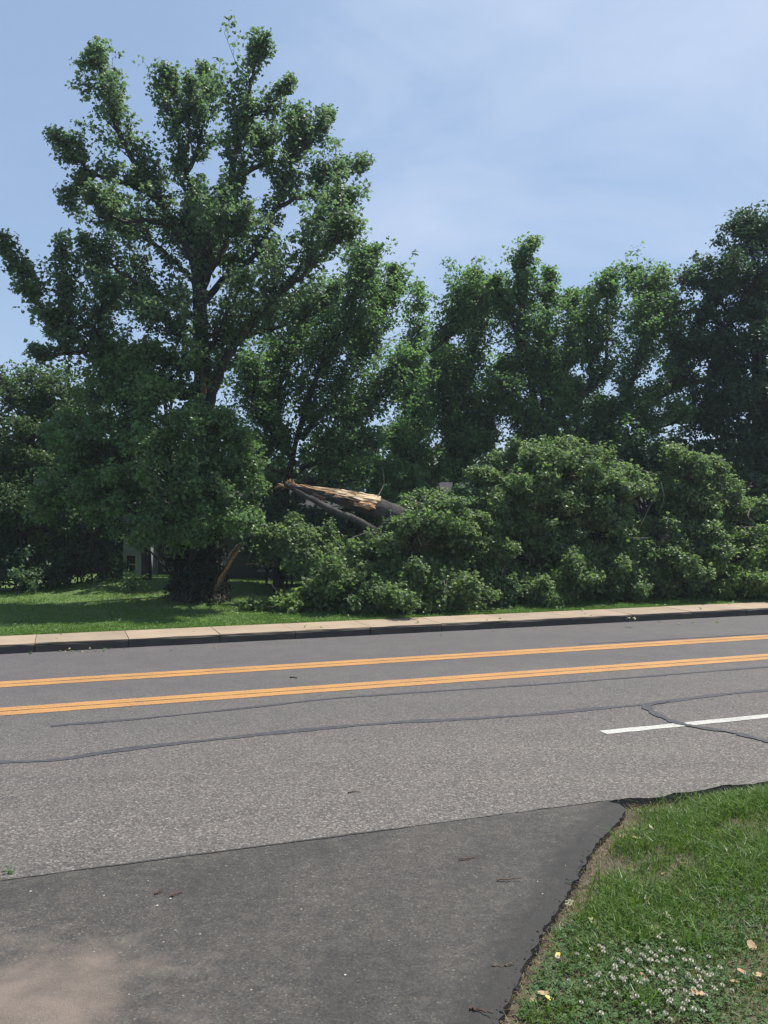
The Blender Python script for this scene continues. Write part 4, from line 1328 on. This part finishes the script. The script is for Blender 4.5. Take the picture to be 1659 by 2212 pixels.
bough([(1600, 1205, 58, 50, YF + 2.2), (1660, 1190, 55, 55, YF + 2.4), (1570, 1245, 65, 38, YF + 2.1), (1650, 1255, 75, 36, YF + 2.2), (1740, 1220, 80, 70, YF + 2.5)], 'leaf_lime', 'bright lime green bough at the road end')
# bare branches that stick out of the crown
for pts, Y_ in (([(738, 1190), (700, 1230), (668, 1262)], YF - .5), ([(840, 1120), (810, 1150), (770, 1180), (742, 1235)], YF - .5), ([(660, 1185), (655, 1230), (640, 1262)], YF - .2), ([(580, 1250), (600, 1275), (620, 1290)], YF - .4),
                ([(1420, 1060), (1400, 1100), (1375, 1150)], YF + 1.6), ([(1425, 1040), (1435, 1075), (1420, 1110)], YF + 1.7), ([(1590, 1140), (1625, 1135), (1680, 1140)], YF + 2), ([(1600, 1150), (1640, 1156), (1690, 1165)], YF + 2), ([(1628, 1130), (1615, 1115), (1622, 1095)], YF + 2),
                ([(818, 1076), (830, 1040), (826, 1010)], YF), ([(1400, 1165), (1370, 1160), (1340, 1163)], YF + 1.2), ([(690, 1235), (720, 1240), (760, 1225)], YF - .6), ([(760, 1160), (800, 1150), (850, 1165)], YF - .5)):
    b = Buf()
    b.tube(resample(np.array([P(x + rng.normal() * 2, y + rng.normal() * 2, Y_ + rng.normal() * .1) for x, y in pts]), 12), np.linspace(.012, .004, 12), 5, .12)
    b.build('bare_branch', M['twig_grey'], fall)
b = Buf()
T_, O_ = blob(P(606, 1308, YF - .9), (.42, .35, .2), 1500, 10, 9, -.2, .005, b)
fb = thing('fallen_branch', 'small torn bright green branch lying on the grass by the ivy trunk', 'branch', P(606, 1320, YF - .9))
o = b.build('stem', M['bark'], fb)
ok = T_[:, 2] > .13
leaves('foliage', T_[ok], O_[ok], 10, .11, .11, 'star', M['leaf_lime'], o)
# torn leaves scattered over the lawn strip, the sidewalk and the gutter
nl = 900
sl2 = rng.uniform(-6, 17, nl); tl2 = np.where(rng.random(nl) < .93, rng.uniform(T_WALK1 + .1, T_WALK1 + 3.0, nl), rng.uniform(T_KERB - .7, T_WALK1, nl))
lp = sl2[:, None] * U + tl2[:, None] * NN
lp[:, 2] = np.where(tl2 > T_WALK1, lawn_z(lp[:, 0], lp[:, 1]) + .035, np.where(tl2 > T_KERB, KH + .006, .010))
tag(leaves('leaf_litter', lp, np.tile([0, 0, 1.0], (nl, 1)), 1, .01, .085, 'star', M['leaf_fallen'], None, 0, 1.6), 'torn green leaves scattered by the storm on lawn and sidewalk', 'leaves', None, 'stuff')
# more litter of the storm lies at the foot of the crown
for (x, y, rx, lab) in ((655, 1316, .30, 'low leafy branch end lying between the small branch and the crown'), (790, 1318, .45, 'flat leafy branch end lying in the grass before the crown'), (545, 1315, .22, 'little leafy branch lying nearest the ivy trunk')):
    b = Buf()
    c = G(x, y, .2)
    T_, O_ = blob(c, (rx, rx * .7, .1), 1500, 10, 7, -.2, .005, b)
    t_ = thing('fallen_branch', lab, 'branch', (c[0], c[1], .14))
    o = b.build('stem', M['bark'], t_)
    leaves('foliage', T_[T_[:, 2] > .12], O_[T_[:, 2] > .12], 10, .10, .11, 'star', M['leaf_fallen'], o)

# ------------------------------------------------------------------ far wood closing the view
b = Buf()
TT, OO = [], []
for X in np.arange(-26, 34, 2.0):
    Yw = 37 + rng.normal() * 1.2
    for zc_, rz in ((1.3, 1.6), (3.1, 1.5), (3.9, 1.0)):
        if zc_ > 3.5 and rng.random() < .35: continue
        tu, ow = blob((X + rng.normal() * .5, Yw, zc_), (1.7, 1.4, rz), 130, 10, 12, -.8, .01, b)
        TT.append(tu); OO.append(ow)
for X in np.arange(-22, -7.5, 1.5):
    for zc_, rz in ((.9, 1.2), (2.6, 1.3), (4.0, 1.0)):
        tu, ow = blob((X + rng.normal() * .4, 29.5 + rng.normal() * .8, zc_), (1.4, 1.1, rz), 170, 10, 12, -.8, .01, b)
        TT.append(tu); OO.append(ow)
fw = leaves('far_wood', np.vstack(TT), np.vstack(OO), 10, .34, .36, 'dia', M['leaf_dark'], None)
tag(fw, 'dim green wood closing the view far behind the yards', 'wood', None, 'stuff')

# ------------------------------------------------------------------ houses glimpsed through the leaves
def wall_box(name, lo, hi, m, parent):
    b = Buf(); b.box(lo, hi)
    return b.build(name, m, parent)


def window(parent, x0, x1, y, z0, z1, fr=.06):
    """Frame proud of the wall at y (facing the viewer), pane set back in it, one glazing bar."""
    b = Buf()
    b.box((x0 - fr, y - .05, z0 - fr), (x0, y + .02, z1 + fr)); b.box((x1, y - .05, z0 - fr), (x1 + fr, y + .02, z1 + fr))
    b.box((x0, y - .05, z1), (x1, y + .02, z1 + fr)); b.box((x0, y - .06, z0 - fr), (x1, y + .02, z0))
    zm = (z0 + z1) / 2
    b.box((x0, y - .035, zm - .02), (x1, y + .0, zm + .02))
    f = b.build('window', M['trim'], parent)
    wall_box('pane', (x0, y - .012, z0), (x1, y - .004, z1), M['pane'], f)
    return f


def gable_roof(name, x0, x1, y0, y1, ze, zr, m, parent):
    o = .3
    V = [(x0 - o, y0 - o, ze), (x1 + o, y0 - o, ze), (x1 + o, y1 + o, ze), (x0 - o, y1 + o, ze), (x0 - o, (y0 + y1) / 2, zr), (x1 + o, (y0 + y1) / 2, zr)]
    V += [(x, y, z - .12) for x, y, z in V]
    Q = [(0, 1, 5, 4), (2, 3, 4, 5), (7, 6, 10, 11), (9, 8, 11, 10), (0, 6, 7, 1), (2, 8, 9, 3), (0, 4, 10, 6), (4, 3, 9, 10), (1, 7, 11, 5), (5, 11, 8, 2)]
    return link(name, mesh_np(name, V, np.array(Q), [m]), parent)


YH = 26.0
x0, x1 = P(300, 0, YH)[0], P(760, 0, YH)[0]
hs = thing('white_house', 'pale house with a white bay window hidden behind the ivy trunk', 'house', ((x0 + x1) / 2, YH + 3, .2))
wall_box('wall', (x0, YH, .0), (x1, YH + 6, 2.31), M['siding'], hs)
gable_roof('roof', x0, x1, YH, YH + 6, 2.32, 3.0, M['shingle'], hs)
for k_ in range(9):
    z_ = .35 + k_ * .2
    wall_box('siding_board', (x0, YH - .022, z_), (x1, YH - .002, z_ + .185), M['siding'], hs)
xa, xb = P(266, 0, YH - .9)[0], P(306, 0, YH - .9)[0]
bay = wall_box('bay', (xa, YH - .9, .0), (xb + .25, YH - .03, 2.4), M['trim'], hs)
window(bay, P(274, 0, YH - .9)[0], P(293, 0, YH - .9)[0], YH - .901, P(0, 1238, YH - .9)[2], P(0, 1200, YH - .9)[2], .07)
for (pa, pb) in ((357, 384), (560, 600), (660, 700)):
    window(hs, P(pa, 0, YH)[0], P(pb, 0, YH)[0], YH - .023, P(0, 1230, YH)[2], P(0, 1175, YH)[2])
YG = 30.0
x0, x1 = P(930, 0, YG)[0], P(1760, 0, YG)[0]
h2 = thing('grey_house', 'long low house with a grey shingled roof behind the fallen crown', 'house', ((x0 + x1) / 2, YG + 3, .2))
wall_box('wall', (x0, YG, .0), (x1, YG + 6, 2.1), M['brick'], h2)
gable_roof('roof', x0, x1, YG, YG + 6, 2.11, 3.3, M['shingle'], h2)
for pa in (1035, 1180, 1330, 1480, 1620):
    window(h2, P(pa, 0, YG)[0], P(pa + 36, 0, YG)[0], YG - .002, .9, 1.8)
# slim trunk standing before the pale house wall
b = Buf()
p_ = P(314, 1275, 23.0); p_[2] = .1
b.tube(resample(np.array([p_, P(316, 1230, 23), P(313, 1150, 23), P(318, 1050, 23)]), 10), np.linspace(.15, .09, 10), 9, .08)
t_ = thing('yard_tree', 'slim dark tree between the bay window and the ivy trunk', 'tree', p_)
b.build('trunk', M['bark'], t_, True)
b = Buf()
tu, ow = blob(P(330, 1050, 23), (1.2, 1.0, .9), 700, 10, 14, -.4, .008, b, P(318, 1060, 23))
o = b.build('limb', M['bark'], t_)
leaves('foliage', tu, ow, 10, .16, .14, 'star', M['leaf_dark'], o)

# ------------------------------------------------------------------ thin haze volume, added to lift the dark foliage tones
hm = bpy.data.materials.new('added_haze'); hm.use_nodes = True
hn = hm.node_tree
for n_ in list(hn.nodes):
    if n_.type == 'BSDF_PRINCIPLED': hn.nodes.remove(n_)
pv_ = N(hn, 'ShaderNodeVolumePrincipled')
pv_.inputs['Density'].default_value = HAZE
pv_.inputs['Color'].default_value = (.80, .92, 1.0, 1)
pv_.inputs['Anisotropy'].default_value = .1
L(hn, pv_.outputs[0], hn.nodes['Material Output'].inputs['Volume'])
b = Buf(); b.box((-60, -35, -1.2), (60, 80, 16))
tag(b.build('haze', hm), 'thin pale haze volume added to lift the dark tones', 'haze', None, 'stuff')

# ------------------------------------------------------------------ clover flowers, litter
def flower_mesh(seed):
    r2 = np.random.default_rng(seed)
    b = Buf()
    hgt = .075
    b.tube([(0, 0, 0), (.004, 0, hgt * .5), (0, .002, hgt)], .0012, 4, 0, False)
    nstem = sum(len(q) for q in b.Q)
    # head: two rings of upright florets round a small dome
    for ring, (nn_, rr, zz_, tl) in enumerate(((9, .0075, 0, .8), (8, .0055, .003, .45), (5, .0028, .0055, .15), (8, .006, -.003, 1.25))):
        for q in range(nn_):
            a = q / nn_ * 6.283 + ring * .4 + r2.normal() * .1
            c = np.array([math.cos(a) * rr * .5, math.sin(a) * rr * .5, hgt + zz_])
            d = np.array([math.cos(a) * math.sin(tl), math.sin(a) * math.sin(tl), math.cos(tl)])
            s = np.array([-math.sin(a), math.cos(a), 0])
            l_ = .0085
            b.add([c - s * .0014, c + s * .0014, c + d * l_ * .7 + s * .0022, c + d * l_, c + d * l_ * .7 - s * .0022], [(0, 1, 2), (0, 2, 4), (4, 2, 3)])
    Tn = np.concatenate([np.asarray(t).reshape(-1, 3) for t in b.T]); Qn = np.concatenate(b.Q)
    return mesh_np('clover_flower', np.concatenate(b.V), [Tn, Qn], [M['petal'], M['stem']], midx=[0] * len(Tn) + [1] * len(Qn))


fm = [flower_mesh(i) for i in range(3)]
spots = []
seeds = [(2090, 3057), (2110, 3052), (2055, 3060), (2118, 3078), (2085, 3068), (1870, 3026), (1917, 3027), (2145, 3050), (2160, 3038), (2035, 3095), (2052, 3094), (1980, 3093), (1945, 3096), (2010, 3115), (2058, 3131), (2110, 3113), (2135, 3156), (2132, 3175), (2131, 3192), (2236, 3126), (2224, 3133), (2233, 3152), (2262, 3116), (2205, 3228), (2238, 3226), (2260, 3174), (2135, 3218), (2170, 3225), (2179, 3180), (2195, 3202)]
for (sx, sy) in seeds:
    spots.append((sx, sy))
while len(spots) < 125:
    sx = 2080 + rng.normal() * 130; sy = 3110 + rng.normal() * 65
    if 1720 < sx < 2440 and 2985 < sy < 3290: spots.append((sx, sy))
for i_, (sx, sy) in enumerate(spots):
    g = G(sx * .6777, sy * .6777, .06)
    zq, dq = verge_z(g[None, :2])
    o = bpy.data.objects.new('clover_flower', fm[i_ % 3])
    col.objects.link(o)
    o.location = (g[0], g[1], float(zq[0]) - .004)
    o.rotation_euler = (rng.normal() * .2, rng.normal() * .2, rng.random() * 6.28)
    k_ = rng.uniform(.8, 1.25); o.scale = (k_, k_, k_ * rng.uniform(.75, .95))
    tag(o, 'white clover flower head in the grass at the driveway corner', 'clover flower', 'white clover flowers in the grass')


def litter_leaf(seed, lobed):
    r2 = np.random.default_rng(seed)
    n = 16
    V = [(0, 0, .004)]
    for q in range(n):
        a = q / n * 6.283
        r_ = (.5 + .5 * abs(math.cos(a * 2.5))) if lobed else (.5 + .35 * abs(math.cos(a)))
        r_ *= 1 + r2.normal() * .08
        V.append((r_ * math.cos(a), r_ * .75 * math.sin(a), .25 * (r_ * math.cos(a)) ** 2 + .2 * abs(math.sin(a)) * r_ + r2.normal() * .03))
    T = [(0, q + 1, (q + 1) % n + 1) for q in range(n)]
    return V, T


lit = [('yellow', 2052, 3140, .026, 'orange', 'orange yellow fallen leaf among the white clover flowers'), ('y', 1778, 3048, .028, 'yellow', 'bright yellow fallen leaf near the driveway edge above the clover'), ('y', 1752, 3183, .026, 'yellow', 'yellow fallen leaf lowest along the driveway edge'),
       ('y', 1843, 2905, .030, 'orange', 'orange leaf upright at the bare edge of the driveway'), ('y', 1939, 2905, .024, 'orange', 'round orange tan leaf right of the edge leaf'), ('y', 1697, 3176, .026, 'tan', 'folded tan leaf beside the lowest yellow leaf'), ('y', 1735, 3165, .034, 'tan', 'broad brown leaf touching the lowest yellow leaf'),
       ('y', 2223, 3205, .040, 'tan', 'long brown curled leaf standing in the clover'), ('y', 2343, 3167, .030, 'orange', 'flat orange brown leaf right of the clover flowers'), ('y', 2415, 3145, .032, 'tan', 'tan leaf above the orange brown corner leaves'), ('y', 2437, 3198, .036, 'orange', 'orange leaf at the corner of the photo'),
       ('y', 2400, 3050, .044, 'tan', 'large greyish tan leaf in the grass at the edge'), ('y', 2366, 3138, .026, 'orange', 'small orange leaf up from the flat one'), ('y', 2345, 2930, .016, 'orange', 'tiny orange leaf in the tall grass'), ('y', 2024, 2806, .032, 'tan', 'tan leaf in the middle of the grass bank'), ('y', 2115, 2806, .030, 'tan', 'tan leaf just right of the mid bank leaf'),
       ('y', 2063, 2860, .030, 'pale', 'pale yellow green leaf on the thin grass'), ('y', 2120, 2875, .022, 'tan', 'small tan leaf right of the pale leaf'), ('y', 1985, 2665, .034, 'tan', 'tan leaf where the driveway grass begins'), ('y', 2032, 2685, .036, 'tan', 'brown leaf behind the tall tuft'),
       ('y', 1815, 2870, 0.032, 'pale', 'pale lobed leaf on the driveway edge'), ('y', 1890, 2945, 0.036, 'pale', 'large pale lobed leaf in the upper clover'), ('y', 1900, 2960, 0.032, 'pale', 'pale lobed leaf overlapping the large one'), ('y', 2130, 2955, 0.036, 'pale', 'pale dry leaf at the bare soil patch'), ('y', 2085, 2985, 0.036, 'pale', 'pale dry leaf left of the bare soil patch'), ('y', 2100, 3015, 0.036, 'pale', 'pale dry leaf right above the clover flowers'), ('y', 2075, 2650, 0.029, 'pale', 'pale lobed leaf near the top of the bank'),
       ('y', 2240, 3000, .04, 'tan', 'brown crumpled leaf in the mid grass'), ('y', 2390, 2490, .04, 'pale', 'pale leaf lying at the road edge'), ('y', 2175, 2780, .04, 'tan', 'dark tan leaf under the grass tufts')]
for i_, (_, sx, sy, sz, mm, lab) in enumerate(lit):
    g = G(sx * .6777, sy * .6777, 0)
    zq, dq = verge_z(g[None, :2])
    V, T = litter_leaf(i_, mm == 'pale')
    me = mesh_np('fallen_leaf', V, np.array(T), [M['leaf_' + mm]])
    o = bpy.data.objects.new('fallen_leaf', me); col.objects.link(o)
    o.location = (g[0], g[1], float(zq[0]) + rng.uniform(.03, .05))
    o.rotation_euler = (rng.normal() * .45, rng.normal() * .35, rng.random() * 6.28)
    o.scale = (sz,) * 3
    tag(o, lab, 'leaf', 'fallen leaves in the grass')


def twig(name, label, pts, r_, m, z=.006):
    b = Buf()
    c = np.array([G(x * .6777, y * .6777, 0) for x, y in pts]); c[:, 2] = z + np.abs(rng.normal(size=len(pts))) * .004
    c = resample(c, 12); c[:, :2] += rng.normal(size=(12, 2)) * .004
    b.tube(c, np.linspace(r_, r_ * .5, 12), 6, .1)
    o = b.build(name, m)
    return tag(o, label, 'twig')


twig('twig', 'thin brown twig lying across the dark driveway', [(1584, 2812), (1620, 2811), (1662, 2808)], .005, M['twig'])
twig('twig', 'short dark twig left of the thin brown one', [(1460, 2745), (1490, 2742), (1514, 2737)], .006, M['twig'])
twig('twig', 'reddish twig at the bottom edge of the driveway', [(1496, 3222), (1530, 3228), (1565, 3238)], .006, M['redtwig'])
twig('twig', 'dark crooked twig by the soil at the driveway edge', [(1566, 3080), (1605, 3082), (1640, 3070)], .005, M['twig'], .0)
twig('twig', 'small twig lying in the darker left of the driveway', [(490, 2854), (502, 2850), (514, 2846)], .006, M['twig'])
twig('twig', 'crumbled twig right of the small left twig', [(540, 2862), (560, 2857), (585, 2848)], .005, M['redtwig'])
twig('twig', 'twig on the near road lane above the seam', [(1108, 2530), (1130, 2527), (1150, 2530)], .006, M['twig'])
twig('twig', 'small dark twig between the yellow lines', [(925, 2162), (935, 2161), (948, 2163)], .012, M['twig'])


def sprig(label, px, py, n_, r_, m, z=.0, size=.07):
    c = G(px, py, z)
    t = thing('leaf_sprig', label, 'sprig', c)
    b = Buf()
    ang = rng.random() * 6.28
    b.tube([c + [0, 0, .01], c + np.array([math.cos(ang), math.sin(ang), 0]) * r_ + [0, 0, .02]], [.005, .003], 5, 0)
    o = b.build('stem', M['stem'], t)
    leaves('leaf_cluster', c + rng.normal(size=(n_, 3)) * [r_ * .5, r_ * .5, .006] + [0, 0, .02], np.tile([0, 0, 1.0], (n_, 1)), 1, .02, size, 'star', m, t)['kind'] = 'stuff'
    return t


sprig('torn green leaf sprig on the road at the left end of the seam', 22, 1885, 8, .05, M['leaf_bush'], 0, .04)
sprig('small leafy sprig in the gutter under the kerb', 1062, 1356, 9, .12, M['leaf_fallen'], 0, .09)
sprig('dry leaf clump in the gutter near the second kerb joint', 375, 1390, 8, .16, M['twig'], 0, .05)
sprig('dry leaves drifted along the kerb foot', 175, 1408, 10, .28, M['leaf_tan'], 0, .04)
sprig('dull leaf crumbs along the kerb foot between two joints', 236, 1403, 8, .2, M['twig'], 0, .05)
sprig('pale leaf scrap on the sidewalk above the kerb', 1366, 1337, 4, .05, M['leaf_pale'], .155, .07)

# pale stones on the driveway
pb = Buf()
ico = []
for q in range(6):
    a = q / 6 * 6.283
    ico.append((math.cos(a), math.sin(a), .25))
pv = np.array(ico + [(0, 0, .8), (.0, .0, 0)])
pt_ = [(q, (q + 1) % 6, 6) for q in range(6)] + [((q + 1) % 6, q, 7) for q in range(6)]
pm_ = mesh_np('pebble', pv, np.array(pt_), [M['pebble']])
for (sx, sy) in ((1714, 2811), (1730, 2851), (1803, 2760), (542, 2866), (96, 2843), (471, 2809), (500, 2888), (800, 3158), (298, 3036), (410, 3172), (637, 2980), (1905, 2635), (520, 3005), (330, 2856), (960, 2900), (1240, 3000), (1100, 3110), (720, 2760)):
    g = G(sx * .6777, sy * .6777, 0)
    o = bpy.data.objects.new('pebble', pm_); col.objects.link(o)
    o.location = (g[0], g[1], .0)
    k_ = rng.uniform(.004, .008); o.scale = (k_, k_ * rng.uniform(.6, 1), k_ * .8); o.rotation_euler = (0, 0, rng.random() * 6)
    tag(o, 'small pale stone lying on the dark driveway', 'pebble', 'pale stones on the driveway')

print('leaf triangles', LEAFCOUNT[0])
